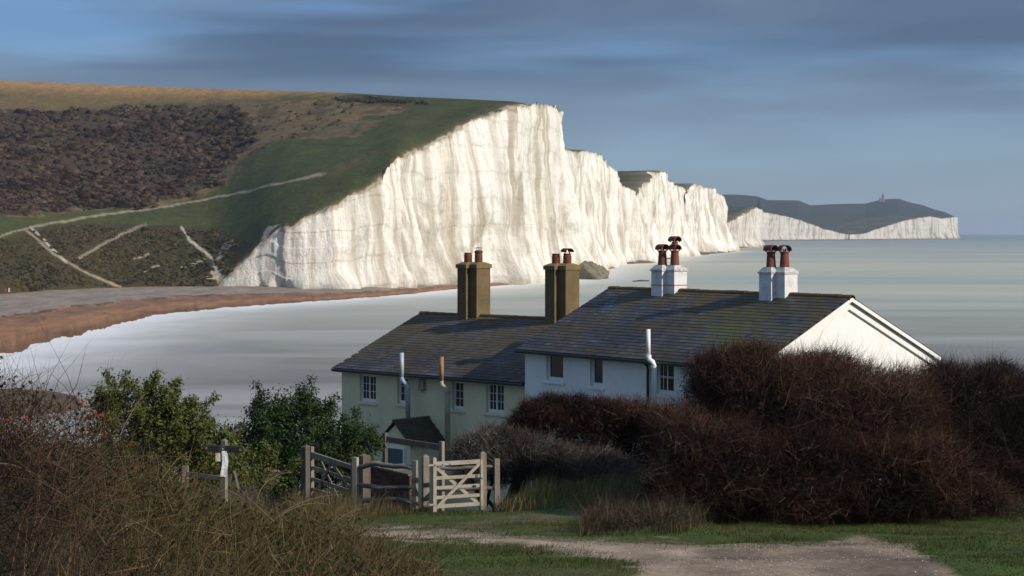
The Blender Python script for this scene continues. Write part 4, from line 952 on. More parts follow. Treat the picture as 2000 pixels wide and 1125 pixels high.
for pxr, ycap, kinds in ((1329, 530, ('hood', 'double')), (1545, 535, ('hood', 'turned'))):
    sB, _ = HR.hit(pxr, 560, HR.W / 2); dd = HR.p(sB, HR.W / 2, 0)[1]; zc = CAM_H - (ycap - ROW) / FPX * dd
    st, seats = stack(HR, ctR, sB, HR.W / 2 - 0.30, 0.60, 0.62, 0.42, 0.56, HR.ze + 0.9, zc, (0.05, 0.16), m_stackw, m_flaunch, m_flaunch, 0.03)
    for s_, k_ in zip(seats, kinds): pot(st, s_, k_, HR)
    if pxr < 1400:
        b = MB(); e = 0.012
        for (s_a, s_b, w_a, w_b) in ((sB - 0.60, sB, HR.W / 2 - 0.30, HR.W / 2 + 0.32), (sB - 0.98, sB - 0.42, HR.W / 2 - 0.50, HR.W / 2 + 0.07)):
            b.box(HR.p(s_a - e, w_a - e, zc - 0.50), HR.u * (s_b - s_a + 2 * e), HR.g * (w_b - w_a + 2 * e), Z_UP * 0.03)
        b.build('iron_band', m_rust, st)
p_ = flue(HR, '', ctR, None, [(1266, 643), (1266.5, 695), (1268, 702), (1275, 707), (1278, 714), (1278.5, 800)], 0, -0.18)
fl = MB().tube(p_[:2], 0.070, 12).build('flue_pipe', m_whitep, ctR, smooth=True)
MB().tube(p_[1:], 0.080, 12).build('flue_elbow', m_whitep, fl, smooth=True); MB().tube([p_[1] + Z_UP * 0.03, p_[1] - Z_UP * 0.05], 0.096, 12).build('flue_collar', m_whitep, fl); MB().tube([p_[4], p_[4] - Z_UP * 0.07], 0.1, 12).build('flue_collar', m_whitep, fl)
p_ = flue(HR, '', ctR, None, [(1257.5, 699), (1257.5, 708), (1264, 714), (1265, 722), (1265, 830)], 0, 0.17)
MB().tube(p_, 0.045, 8).build('downpipe', m_black, ctR, smooth=True)

# ------------------------------------------------------------------ gates, fence, sign, garden walls
m_oak = M('weathered_oak', (0.27, 0.235, 0.195), (0.185, 0.155, 0.125), scale=5, rough=0.9, bump=0.5, bscale=50, bdist=0.008, stretch=(1, 1, 0.25), grit=0.35)
m_oakd = M('dark_oak', (0.15, 0.125, 0.105), (0.095, 0.08, 0.068), scale=5, rough=0.9, bump=0.5, bscale=50, bdist=0.008, stretch=(1, 1, 0.25), grit=0.35)
m_rail = M('silvered_rail', (0.23, 0.215, 0.20), (0.14, 0.125, 0.11), scale=4, rough=0.9, bump=0.6, bscale=40, bdist=0.01, stretch=(0.4, 1, 1), grit=0.4)
m_pale = M('pale_oak', (0.40, 0.35, 0.285), (0.30, 0.26, 0.21), scale=6, rough=0.85, bump=0.4, bscale=50, bdist=0.006, stretch=(0.5, 0.5, 1), grit=0.3)
m_zinc = M('zinc_fitting', (0.5, 0.5, 0.5), rough=0.45, spec=0.5, metal=0.6, bump=0.05)
m_orange = M('orange_disc', (0.55, 0.20, 0.03), (0.45, 0.15, 0.03), scale=8, bump=0, grit=0.1)
m_sign = M('sign_oak', (0.085, 0.075, 0.070), (0.065, 0.057, 0.054), scale=6, rough=0.85, bump=0.4, bscale=60, stretch=(0.3, 1, 1), grit=0.25)
def paper_mat(name, base, ink, rows):
    m, t, p = mat_base(name, 0.6, 0.3)
    g = N(t, 'ShaderNodeNewGeometry'); sx = N(t, 'ShaderNodeSeparateXYZ'); t.links.new(g.outputs['Position'], sx.inputs[0])
    ln = ramp(t, mathn(t, 'FRACT', mathn(t, 'MULTIPLY', sx.outputs[2], rows)), [(0.35, 0), (0.45, 1), (0.75, 1), (0.85, 0)])
    br = ramp(t, noise(t, mapping(t, g.outputs['Position'], (90, 90, 12)), 1.0, 2), [(0.45, 0), (0.52, 1)])
    c = mixc(t, mathn(t, 'MULTIPLY', mathn(t, 'MULTIPLY', ln, br), 0.28), base, ink); t.links.new(c, p.inputs['Base Color']); return m
m_paper = paper_mat('notice_paper', (0.72, 0.74, 0.80), (0.10, 0.12, 0.25), 28)
m_paper2 = paper_mat('yellow_notice', (0.60, 0.55, 0.46), (0.2, 0.15, 0.1), 40)

def post_pts(c, ax, ay, w, d_, z0, z1, peak=0.0, taper=0.96):
    b = MB(); q = []
    for z, k in ((z0, 1.0), (z1, taper)):
        for sx_, sy in ((-1, -1), (1, -1), (1, 1), (-1, 1)): q.append(np.array([c[0], c[1], z]) + ax * (sx_ * w / 2 * k) + ay * (sy * d_ / 2 * k))
    b.add(q, [(3, 2, 1, 0), (0, 1, 5, 4), (1, 2, 6, 5), (2, 3, 7, 6), (3, 0, 4, 7)])
    if peak: b.add(q[4:] + [np.array([c[0], c[1], z1 + peak])], [(0, 1, 4), (1, 2, 4), (2, 3, 4), (3, 0, 4)])
    else: b.add(q[4:], [(0, 1, 2, 3)])
    return b
def unit(v): v = np.array(v, float); return v / np.linalg.norm(v)
def zat(py, d): return CAM_H - (py - ROW) / FPX * d
def solo_post(name, label, px, d, ytop, w, mat, ang=0.6, peak=0.0, group=None):
    c = G(px, d); z1 = zat(ytop, d); ax = np.array([math.cos(ang), math.sin(ang), 0]); ay = np.array([-math.sin(ang), math.cos(ang), 0])
    o = thing(name, label, 'gatepost', c, group)
    post_pts(c, ax, ay, w, w, c[2] - 0.3, z1 - peak, peak).build('post', mat, o, bevel=0.006); return o, c, z1
# --- field gate on the left
solo_post('gate_post', 'tall dark square gatepost with a peaked top, hinging the wide field gate', 598, 46.0, 868, 0.205, m_oakd, 0.8, 0.06)
solo_post('gate_post', 'broad grey gatepost standing behind the rustic rails', 711, 45.5, 886, 0.24, m_oakd, 0.7, 0.05)
g0 = P(608, 0, 45.7); g1 = P(690, 0, 43.3); ax = unit([g1[0] - g0[0], g1[1] - g0[1], 0]); ay = np.array([-ax[1], ax[0], 0]); L = np.hypot(g1[0] - g0[0], g1[1] - g0[1])
zt0 = zat(883, 45.7); base = np.array([g0[0], g0[1], zt0 - 1.2])
gate = thing('field_gate', 'wide five bar field gate of dark weathered wood, half hidden by dry grass', 'gate', base)
def gp(s, z, t=0.0): return base + ax * s + Z_UP * z + ay * t
MB().box(gp(0, -0.02, -0.04), ax * 0.085, ay * 0.085, Z_UP * 1.36).build('hanging_stile', m_oak, gate, bevel=0.005)
MB().box(gp(L - 0.075, -0.02, -0.035), ax * 0.075, ay * 0.075, Z_UP * 1.26).build('closing_stile', m_oak, gate, bevel=0.005)
MB().hexa([gp(0.086, 1.05, -0.03), gp(L - 0.076, 1.08, -0.03), gp(L - 0.076, 1.08, 0.03), gp(0.086, 1.05, 0.03), gp(0.086, 1.21, -0.03), gp(L - 0.076, 1.18, -0.03), gp(L - 0.076, 1.18, 0.03), gp(0.086, 1.21, 0.03)]).build('top_rail', m_oak, gate)
for z in (0.05, 0.25, 0.50, 0.78): MB().box(gp(0.086, z, -0.014), ax * (L - 0.162), ay * 0.028, Z_UP * 0.085).build('bar', m_oak, gate)
MB().beam(gp(0.10, 0.08, -0.035), gp(L * 0.52, 1.06, -0.035), Z_UP * 0.09, ay * 0.024).build('brace', m_oak, gate)
MB().beam(gp(L * 0.20, 1.06, 0.03), gp(L * 0.72, 0.10, 0.03), Z_UP * 0.08, ay * 0.024).build('brace', m_oak, gate)
MB().beam(gp(L * 0.56, 1.06, -0.036), gp(L - 0.1, 0.62, -0.036), Z_UP * 0.08, ay * 0.024).build('brace', m_oak, gate)
# --- rustic rail fence between the gates
fz = thing('rail_fence', 'rustic fence of three wavy split rails between the two gates', 'fence', G(750, 42.6))
pts = [(694, 43.0, 893, 0.14), (810.5, 42.2, 899, 0.125)]
for px_, d, yt, w in pts:
    c = G(px_, d); post_pts(c, np.array([0.9, -0.43, 0]), np.array([0.43, 0.9, 0]), w, w * 0.75, c[2] - 0.3, zat(yt, d), 0.0).build('post', m_pale if px_ < 700 else m_oak, fz, bevel=0.008)
def wavy(p, q, r, amp, seed, n=16, droop=0.0):
    p, q = np.array(p), np.array(q); out = []; rad = []
    for k in range(n + 1):
        t = k / n; e = p + (q - p) * t
        e = e + Z_UP * ((float(fbm(t * 3.2 + seed, seed, seed, 3)) - 0.5) * amp * 2 * math.sin(PI * min(1, max(0.08, t))) + droop * math.sin(PI * t))
        out.append(e); rad.append(r * (0.8 + 0.5 * float(fbm(t * 5, seed + 3, seed + 1, 2))) * (0.55 if k in (0, n) else 1))
    return MB().tube(out, rad, 7)
for (ya, yb, dr_) in ((912, 915, 0.06), (947, 951, -0.05), (977, 983, 0.03)):
    wavy(P(697, ya, 43.0), P(808, yb, 42.2), 0.052, 0.09, ya, droop=dr_).build('rail', m_rail, fz, smooth=True)
# rails and post right of the small gate
fz2 = thing('rail_fence', 'short run of rail fence behind and beyond the small gate', 'fence', G(970, 43.2))
c = G(970.5, 43.2); post_pts(c, np.array([0.97, 0.2, 0]), np.array([-0.2, 0.97, 0]), 0.13, 0.11, c[2] - 0.3, zat(896, 43.2)).build('post', m_oak, fz2, bevel=0.008)
for ya, yb in ((914, 911), (956, 953)): wavy(P(850, ya, 43.3), P(968, yb, 43.2), 0.045, 0.05, ya + 3).build('rail', m_rail, fz2, smooth=True)
# --- small gate
solo_post('gate_post', 'grey round topped gatepost carrying the hinges of the small gate', 831, 42.6, 887, 0.15, m_oak, 0.35, 0.05)
solo_post('gate_post', 'pale gatepost with the latch, right of the small gate', 943, 42.4, 881, 0.145, m_oak, 0.3, 0.05)
D_ = 41.6; base = P(845, 1000, D_); R_ = P(943, 0, 42.1); ax = unit([R_[0] - base[0], R_[1] - base[1], 0]); ay = np.array([-ax[1], ax[0], 0]); L = np.hypot(R_[0] - base[0], R_[1] - base[1])
gate = thing('small_gate', 'pale wooden five bar hand gate with crossed braces and zinc fittings', 'gate', base)
def gp(s, z, t=0.0): return base + ax * s + Z_UP * z + ay * t
H_ = 1.14
st_ = post_pts(gp(0.04, 0), ax, ay, 0.085, 0.085, base[2] + 0.0, base[2] + 1.20, 0.045).build('hanging_stile', m_pale, gate, bevel=0.005)
post_pts(gp(L - 0.035, 0), ax, ay, 0.07, 0.075, base[2] + 0.06, base[2] + 1.12, 0.0).build('closing_stile', m_pale, gate, bevel=0.005)
for z, h in ((0.055, 0.085), (0.26, 0.075), (0.48, 0.075), (0.70, 0.075), (1.015, 0.095)): MB().box(gp(0.084, z + 0.02, -0.014), ax * (L - 0.156), ay * 0.03, Z_UP * h).build('bar' if z < 1 else 'top_rail', m_pale, gate, bevel=0.004)
MB().beam(gp(0.09, 0.10, -0.03), gp(L - 0.08, 1.05, -0.03), Z_UP * 0.095, ay * 0.022).build('brace', m_pale, gate)
MB().beam(gp(0.09, 1.0, 0.031), gp(L - 0.10, 0.12, 0.031), Z_UP * 0.095, ay * 0.022).build('brace', m_pale, gate)
hg = MB().box(gp(-0.13, 1.045, -0.055), ax * 0.62, ay * 0.010, Z_UP * 0.042); hg.build('hinge_strap', m_zinc, gate)
for s_ in (0.03, 0.22, 0.40): MB().tube([gp(s_, 1.066, -0.066), gp(s_, 1.066, -0.054)], 0.014, 8).build('bolt', m_black, gate)
MB().box(gp(-0.09, 0.15, -0.055), ax * 0.16, ay * 0.012, Z_UP * 0.045).build('bottom_hinge', m_zinc, gate)
MB().tube([gp(L - 0.30, 0.70, -0.04), gp(L - 0.02, 0.70, -0.04)], 0.011, 6).tube([gp(L - 0.16, 0.66, -0.045), gp(L - 0.16, 0.80, -0.045)], 0.012, 6).build('latch', m_black, gate)
MB().cbox(gp(L - 0.22, 0.53, -0.035), ax * 0.06, ay * 0.03, Z_UP * 0.05).build('catch', m_black, gate)

# --- fingerpost
D_ = 35.0; c = G(438, D_); zt_ = zat(857, D_)
sg_ = thing('fingerpost', 'wooden footpath fingerpost with two arms and paper notices', 'signpost', c)
ax = unit([0.93, -0.37, 0]); ay = unit([0.37, 0.93, 0])
post_pts(c, ax, ay, 0.098, 0.098, c[2] - 0.3, zt_ - 0.03, 0.035, 1.0).build('post', m_oak, sg_, bevel=0.005)
def finger(s0, s1, dy, name='finger_board'):
    z = zt_ - 0.19; q = []; w = 0.068
    o_ = np.array([c[0], c[1], z]) + ay * dy; d_ = np.sign(s1 - s0); prof = [(s0, -w), (s1 - d_ * w, -w)] + [(s1 - d_ * w + d_ * w * math.sin(t), -w * math.cos(t)) for t in np.linspace(0.25, PI - 0.25, 8)] + [(s1 - d_ * w, w), (s0, w)]
    n = len(prof); pts = [o_ + ax * s_ + Z_UP * z_ + ay * e for e in (-0.02, 0.02) for s_, z_ in prof]
    f = [tuple(range(n))[::-1], tuple(range(n, 2 * n))] + [(i, (i + 1) % n, n + (i + 1) % n, n + i) for i in range(n)]
    fb = MB().add(pts, f).build(name, m_sign, sg_)
    p0 = o_ + ax * (s1 - d_ * w * 1.15) - ay * 0.0215; MB().tube([p0, p0 - ay * 0.006], 0.026, 14).build('waymark_disc', m_orange, fb)
    for k, zz in enumerate((0.022, -0.022)):
        MB().box(o_ + ax * (s0 + d_ * (0.05 if d_ > 0 else 0.05)) + Z_UP * (zz - 0.004) - ay * 0.0225, ax * (d_ * abs(s1 - s0) * 0.55), ay * 0.002, Z_UP * 0.009).build('incised_line', m_black, fb)
finger(-0.05, -0.445, -0.03); finger(0.05, 0.455, -0.03)
p0 = np.array([c[0], c[1], zt_ - 0.19]) - ay * 0.0495
rd = MB().tube([p0, p0 - ay * 0.006], 0.034, 16).build('roundel', m_black, sg_)
MB().lathe(p0 - ay * 0.009 + Z_UP * -0.012, [(0.001, 0), (0.008, 0.004), (0.009, 0.014), (0.012, 0.016), (0.009, 0.022), (0.001, 0.026)], 8).build('acorn_mark', m_whitep, rd)
def sheet(px0, px1, y0, y1, mat, dd, nm, curl=0.01, side=0):
    n = 8; q = []
    for j in range(n + 1):
        for i in range(3):
            t = j / n; x = px0 + (px1 - px0) * i / 2 + (3 * math.sin(t * 5) * t if y1 - y0 > 30 else 0); p = P(x, y0 + (y1 - y0) * t, dd + curl * math.sin(i * 2 + j)); q.append(p)
    q += [p + np.array([0, 0.003, 0]) for p in q]; m_ = 3 * (n + 1)
    f = [(j * 3 + i, (j + 1) * 3 + i, (j + 1) * 3 + i + 1, j * 3 + i + 1) for j in range(n) for i in range(2)]; f += [tuple(m_ + k for k in x[::-1]) for x in f]
    return MB().add(q, f).build(nm, mat, sg_)
sheet(433, 444.5, 881, 931, m_paper, D_ - 0.075, 'notice', 0.006)
sheet(421, 433, 885, 901, m_paper2, D_ - 0.05, 'notice', 0.004)
y_ = MB().cbox(P(421.6, 890, D_ - 0.058), [0.018, 0, 0], [0, 0.002, 0], [0, 0, 0.09]).build('yellow_edge', M('yellow_card', (0.7, 0.5, 0.03), bump=0), sg_)

# --- garden walls of flint and brick
def brickish(name, c1, c2, mortar):
    m, t, p = mat_base(name, 0.95, 0.1); uv = N(t, 'ShaderNodeUVMap').outputs[0]
    vo = N(t, 'ShaderNodeTexVoronoi', feature='DISTANCE_TO_EDGE'); vo.inputs['Scale'].default_value = 7; t.links.new(uv, vo.inputs['Vector'])
    g = N(t, 'ShaderNodeNewGeometry'); c = mixc(t, ramp(t, noise(t, g.outputs['Position'], 9, 4), [(0.35, 0), (0.65, 1)]), c1, c2)
    c = mixc(t, ramp(t, vo.outputs['Distance'], [(0.03, 1), (0.09, 0)]), c, mortar); t.links.new(c, p.inputs['Base Color']); add_bump(t, p, vo.outputs['Distance'], 0.8, 0.05); return m
m_flint = M('dark_flint', (0.060, 0.048, 0.040), (0.030, 0.026, 0.024), scale=6, lo=0.4, hi=0.6, rough=0.8, bump=1.0, bscale=9, bdist=0.08, grit=0.6)
m_brick = M('old_brick', (0.12, 0.062, 0.042), (0.07, 0.045, 0.035), scale=7, rough=0.95, bump=0.5, bscale=30, grit=0.4)
m_brick2 = M('lichened_brick', (0.15, 0.115, 0.062), (0.10, 0.07, 0.04), scale=7, rough=0.95, bump=0.5, bscale=30, grit=0.4)
m_cope = M('coping_stone', (0.17, 0.15, 0.115), (0.10, 0.09, 0.07), scale=5, rough=0.95, bump=0.6, bscale=24, bdist=0.02, grit=0.4)
def garden_wall(label, p0, p1, y0, y1, mat, bricks=False):
    a = P(p0[0], y0, p0[1]); b_ = P(p1[0], y1, p1[1]); ga = gz(a[0], a[1]) - 0.4; gb_ = gz(b_[0], b_[1]) - 0.4
    ax_ = unit([b_[0] - a[0], b_[1] - a[1], 0]); ay_ = np.array([-ax_[1], ax_[0], 0]) * 0.3; L_ = np.hypot(b_[0] - a[0], b_[1] - a[1])
    t = thing('garden_wall', label, 'wall', (a[0], a[1], ga))
    A0 = np.array([a[0], a[1], ga]); B0 = np.array([b_[0], b_[1], gb_])
    MB().hexa([A0, B0, B0 + ay_, A0 + ay_, a - Z_UP * .06, b_ - Z_UP * .06, b_ + ay_ - Z_UP * .06, a + ay_ - Z_UP * .06]).build('wall', mat, t)
    n = max(3, int(L_ / 0.45))
    for k in range(n):
        q = a + (b_ - a) * (k / n) - ay_ * 0.12 + Z_UP * (-0.058 + RNG.random() * 0.015); e = (b_ - a) / n * 0.97
        MB().box(q, e, ay_ * 1.25, Z_UP * 0.065).build('coping_stone', m_cope, t, bevel=0.01)
    if bricks:
        for r_ in range(10):
            z = -0.13 - r_ * 0.078; nb = int(L_ / 0.235)
            for k in range(nb):
                q = a + (b_ - a) * ((k + (r_ % 2) * 0.5) / (nb + 0.5)) - ay_ * 0.03 + Z_UP * (z + 0.004)
                MB().box(q, unit(b_ - a) * 0.222, ay_ * (0.05 + 0.03 * RNG.random()), Z_UP * 0.066).build('brick', m_brick2 if RNG.random() < 0.4 else m_brick, t)
    return t
garden_wall('dark flint garden wall with pale stone coping behind the fingerpost', (398, 47.0), (584, 49.5), 901, 924, m_flint)
garden_wall('low brick garden wall seen through the rustic rails', (716, 46.4), (800, 45.4), 908, 926, m_brick, True)
pier = thing('brick_pier', 'short lichened brick pier at the end of the flint wall', 'pier', G(391, 47))
for r_ in range(9):
    for k in range(3):
        for j in range(2):
            q = P(368, 889, 46.9) + np.array([k * 0.20 + (r_ % 2) * 0.02, j * 0.2, -0.08 - r_ * 0.078]); MB().box(q, np.array([0.19, 0.0, 0]), np.array([0, 0.19, 0]), Z_UP * 0.068).build('brick', m_brick2, pier)
# old leaning rail and post by the fingerpost
fo = thing('old_fence', 'broken silvery fence rail and leaning post beside the fingerpost', 'fence', G(362, 37))
c = G(362, 37.0); post_pts(c, np.array([1.0, 0, 0]), np.array([0, 1.0, 0]), 0.13, 0.11, c[2] - 0.2, zat(910, 37.0)).build('post', m_oak, fo, bevel=0.006)
MB().beam(P(368, 925, 37), P(440, 935, 36.6), Z_UP * 0.075, np.array([0, 0.04, 0])).build('rail', m_rail, fo)
MB().beam(P(458, 920, 36.5), P(466, 955, 36.4), np.array([0.035, 0, 0]), np.array([0, 0.03, 0])).build('slat', m_oak, fo)
MB().beam(P(446, 945, 36.5), P(460, 925, 36.5), np.array([0.16, 0, 0.05]), np.array([0, 0.02, 0])).build('board', m_oakd, fo)
# garden timber frame in front of the porch
fr = thing('timber_frame', 'plain timber post and beam frame in front of the porch', 'frame', G(752, 60))
for px_, d, yt in ((752, 60.0, 845), (863, 56.5, 862)):
    c = G(px_, d); post_pts(c, np.array([0.75, -0.66, 0]), np.array([0.66, 0.75, 0]), 0.13, 0.13, c[2] - 0.3, zat(yt, d)).build('post', m_oak if px_ > 800 else m_oakd, fr, bevel=0.006)
MB().beam(P(756, 858, 59.8), P(860, 874, 56.7), Z_UP * 0.19, np.array([0.05, 0.06, 0])).build('beam', m_oakd, fr)

# ------------------------------------------------------------------ vegetation
def spikes(p, d, ln, w, bend, cols, seg=True):
    """tapered three sided twigs: p start, d unit direction, ln length, w radius, bend vector"""
    n = len(p); a = np.cross(d, RNG.normal(size=(n, 3))); a /= np.linalg.norm(a, axis=1)[:, None] + 1e-9; b = np.cross(d, a)
    ln = ln[:, None]; w = np.asarray(w).reshape(-1, 1) + np.zeros((n, 1)); ring = lambda c, r: [c + r * (a * math.cos(t) + b * math.sin(t)) for t in (0, 2.094, 4.189)]
    mid = p + d * ln * 0.5 + bend * ln * 0.25; tip = p + d * ln + bend * ln
    V = np.stack(ring(p, w) + ring(mid, w * 0.7) + [tip], 1).reshape(-1, 3)
    f0 = np.array([(0, 1, 4), (0, 4, 3), (1, 2, 5), (1, 5, 4), (2, 0, 3), (2, 3, 5), (3, 4, 6), (4, 5, 6), (5, 3, 6)])
    F = (f0[None] + (np.arange(n) * 7)[:, None, None]).reshape(-1, 3)
    return V, F, np.repeat(cols, 7, 0)
def cat(parts):
    V = []; F = []; C_ = []; o = 0
    for v_, f_, c_ in parts: V.append(v_); F.append(f_ + o); C_.append(c_); o += len(v_)
    return np.concatenate(V), np.concatenate(F), np.concatenate(C_)
def pick(pal, n, jit=0.35):
    pal = np.array(pal); return pal[RNG.integers(0, len(pal), n)] * (1 - jit + 2 * jit * RNG.random((n, 1)))
def blob(px, py, d, rx, ry, rd=None):
    c = P(px, py, d); return c, np.array([rx / FPX * d, rd if rd else rx / FPX * d * 0.9, ry / FPX * d])
def sample_blobs(blobs, n, shell=0.5, lowcut=-0.75):
    w = np.array([b[1].prod() ** (2 / 3) for b in blobs]); k = RNG.choice(len(blobs), n, p=w / w.sum())
    c = np.array([b[0] for b in blobs])[k]; r = np.array([b[1] for b in blobs])[k]
    d = RNG.normal(size=(n, 3)); d /= np.linalg.norm(d, axis=1)[:, None]; d[:, 2] = np.where(d[:, 2] < lowcut, -d[:, 2], d[:, 2])
    rad = RNG.random(n) ** shell; wob = 0.70 + 0.62 * fbm(d[:, 0] * 3.2 + k * 7, d[:, 1] * 3.2 + d[:, 2] * 4, 400, 4)
    return c + d * r * (rad * wob)[:, None], d, rad, k
def quads(p, nn, s, cols, asp=0.6):
    n = len(p); a = np.cross(nn, RNG.normal(size=(n, 3))); a /= np.linalg.norm(a, axis=1)[:, None] + 1e-9; b = np.cross(nn, a); s = np.asarray(s).reshape(-1, 1)
    q = np.stack([p - a * s, p - b * s * asp, p + a * s, p + b * s * asp], 1).reshape(-1, 3)
    i = np.arange(n)[:, None] * 4; F = np.concatenate([i + [0, 1, 2], i + [0, 2, 3]], 1).reshape(-1, 3)
    return q, F, np.repeat(cols, 4, 0)
def limbs(base, blobs, r0, n, mat_cols, seed):
    b = MB(); rs = random.Random(seed)
    for k in range(n):
        c, r = blobs[rs.randrange(len(blobs))]; s = base + np.array([rs.uniform(-.5, .5), rs.uniform(-.3, .3), -0.1]); e = c + r * np.array([rs.uniform(-.6, .6), rs.uniform(-.6, .6), rs.uniform(-.1, .6)])
        m_ = (s + e) / 2 + np.array([rs.uniform(-.3, .3), rs.uniform(-.3, .3), rs.uniform(0, .3)]); b.tube([s, s * .6 + m_ * .4, m_, m_ * .4 + e * .6, e], [r0, r0 * .8, r0 * .6, r0 * .4, r0 * .15], 6)
    return b
m_bark = M('bark', (0.06, 0.045, 0.035), (0.035, 0.028, 0.022), scale=8, bump=0.5, grit=0.4)
def twig_shrub(name, label, cat_, blobs, n, ln, w, pal, wind=(0.15, 0, 0.25), inner=0.12, ground=None, pale=0.03, spread=0.75, nlimb=14, top_sprigs=0, bare=False):
    gx = blobs[0][0] if ground is None else ground; base = np.array([gx[0], gx[1], float(gz(gx[0], gx[1]))])
    t = thing(name, label, cat_, base)
    limbs(base, blobs, 0.06, nlimb, None, len(blobs)).build('stem', m_bark, t)
    p, d, rad, k = sample_blobs(blobs, n, 0.42)
    dr_ = d * 0.7 + np.array(wind) + RNG.normal(size=(n, 3)) * spread; dr_ /= np.linalg.norm(dr_, axis=1)[:, None]
    L_ = ln[0] + (ln[1] - ln[0]) * RNG.random(n); L_ = L_ * (1 + 0.9 * (rad > 0.88) * RNG.random(n)); p = p - dr_ * L_[:, None] * 0.5
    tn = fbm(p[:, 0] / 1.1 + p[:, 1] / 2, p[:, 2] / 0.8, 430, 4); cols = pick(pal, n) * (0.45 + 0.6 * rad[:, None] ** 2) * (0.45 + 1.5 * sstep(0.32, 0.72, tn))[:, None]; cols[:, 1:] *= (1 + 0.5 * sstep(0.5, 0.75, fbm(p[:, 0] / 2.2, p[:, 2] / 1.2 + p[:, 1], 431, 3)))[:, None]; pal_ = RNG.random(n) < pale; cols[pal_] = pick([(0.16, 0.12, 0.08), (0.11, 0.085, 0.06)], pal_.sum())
    parts = [spikes(p, dr_, L_, w * (0.6 + 0.5 * RNG.random(n) + 1.1 * RNG.random(n) ** 8), RNG.normal(size=(n, 3)) * 0.25 + np.array([0, 0, 0.05]), cols)]
    nf_ = int(n * 3.1); pf, df, rf, _ = sample_blobs(blobs, nf_, 0.36); sd_ = unit_rows(df * 0.7 + np.array(wind) + RNG.normal(size=(nf_, 3)) * spread)
    Lf = (ln[0] + (ln[1] - ln[0]) * RNG.random(nf_)) * 0.8; sw_ = unit_rows(np.cross(sd_, RNG.normal(size=(nf_, 3)))) * (w * 0.85)
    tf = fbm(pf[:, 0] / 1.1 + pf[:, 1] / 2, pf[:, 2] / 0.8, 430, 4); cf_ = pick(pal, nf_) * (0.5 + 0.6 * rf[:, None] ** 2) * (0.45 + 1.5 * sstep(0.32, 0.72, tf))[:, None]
    parts.append((np.stack([pf - sw_, pf + sw_, pf + sd_ * Lf[:, None]], 1).reshape(-1, 3), np.arange(nf_ * 3).reshape(-1, 3), np.repeat(cf_, 3, 0)))
    ms = int(n * 0.012); pp, dd_, r_, _ = sample_blobs(blobs, ms, 0.12, -0.3); ds_ = unit_rows(dd_ * 0.5 + np.array(wind) + np.array([0, 0, 0.35]) + RNG.normal(size=(ms, 3)) * 0.45)
    parts.append(spikes(pp - ds_ * 0.5, ds_, 0.45 + 0.45 * RNG.random(ms), w * (1.2 + 0.9 * RNG.random(ms)), RNG.normal(size=(ms, 3)) * 0.3, pick([(0.060, 0.038, 0.028), (0.035, 0.02, 0.016), (0.095, 0.066, 0.046)], ms)))
    if inner:
        m_ = int(n * inner); p2, d2, r2, _ = sample_blobs(blobs, m_, 0.5); p2 = p2 * 1.0; c2 = np.array([b[0] for b in blobs])
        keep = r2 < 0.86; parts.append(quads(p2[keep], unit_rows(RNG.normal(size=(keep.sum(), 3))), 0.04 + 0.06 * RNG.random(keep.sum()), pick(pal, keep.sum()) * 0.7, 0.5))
    V, F, C_ = cat(parts); np_mesh('twigs', V, F, m_twig, t, col=C_)['kind'] = 'stuff'
    return t
def unit_rows(a): return a / (np.linalg.norm(a, axis=1)[:, None] + 1e-9)
def leaf_shrub(name, label, blobs, n, size, pal, dark, seed, light=(0.35, 0.25), clump=0.22, nclump=420):
    gx = blobs[0][0]; base = np.array([gx[0], gx[1], float(gz(gx[0], gx[1]))]); t = thing(name, label, 'shrub', base)
    limbs(base, blobs, 0.07, 16, None, seed).build('stem', m_bark, t)
    pc, dc, rc, _ = sample_blobs(blobs, nclump, 0.26); 
    ns = 70; sp, sd, _, _ = sample_blobs(blobs, ns, 0.03, -0.1); sd = unit_rows(sd * 0.6 + np.array([0.12, -0.1, 0.75]) + RNG.normal(size=(ns, 3)) * 0.35)
    ln_ = 0.15 + 0.5 * RNG.random(ns) ** 1.5
    for q_ in range(5): pc = np.concatenate([pc, sp + sd * (ln_ * q_ / 4)[:, None]]); dc = np.concatenate([dc, sd])
    tot_ = len(pc); k = RNG.integers(0, tot_, n); tight = np.where(k >= nclump, 0.45, 1.0)[:, None]; nclump = tot_
    off = tight * RNG.normal(size=(n, 3)) * clump * np.array([1, 1, 0.8]); p = pc[k] + off
    nn = unit_rows(dc[k] * 0.6 + off / clump * 0.5 + RNG.normal(size=(n, 3)) * 0.8 + np.array([0, 0, 0.4]))
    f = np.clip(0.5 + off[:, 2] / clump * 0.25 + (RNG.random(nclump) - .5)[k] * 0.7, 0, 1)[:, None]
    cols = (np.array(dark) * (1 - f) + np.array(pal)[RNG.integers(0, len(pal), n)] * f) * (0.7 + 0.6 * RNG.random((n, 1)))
    V, F, C_ = quads(p, nn, size * (0.45 + 1.1 * RNG.random(n) ** 1.5), cols, 0.5)
    np_mesh('crown', V, F, m_veg, t, col=C_)['kind'] = 'stuff'
    m_ = 500; kk_ = RNG.integers(0, nclump, m_); dd_ = unit_rows(dc[kk_] + RNG.normal(size=(m_, 3)) * .5 + np.array([0, 0, .5]))
    V, F, C_ = spikes(pc[kk_] - dd_ * .2, dd_, 0.3 + 0.3 * RNG.random(m_), 0.006, RNG.normal(size=(m_, 3)) * .2, pick([(0.05, 0.045, 0.02)], m_))
    np_mesh('twigs', V, F, m_twig, t, col=C_)['kind'] = 'stuff'; return t

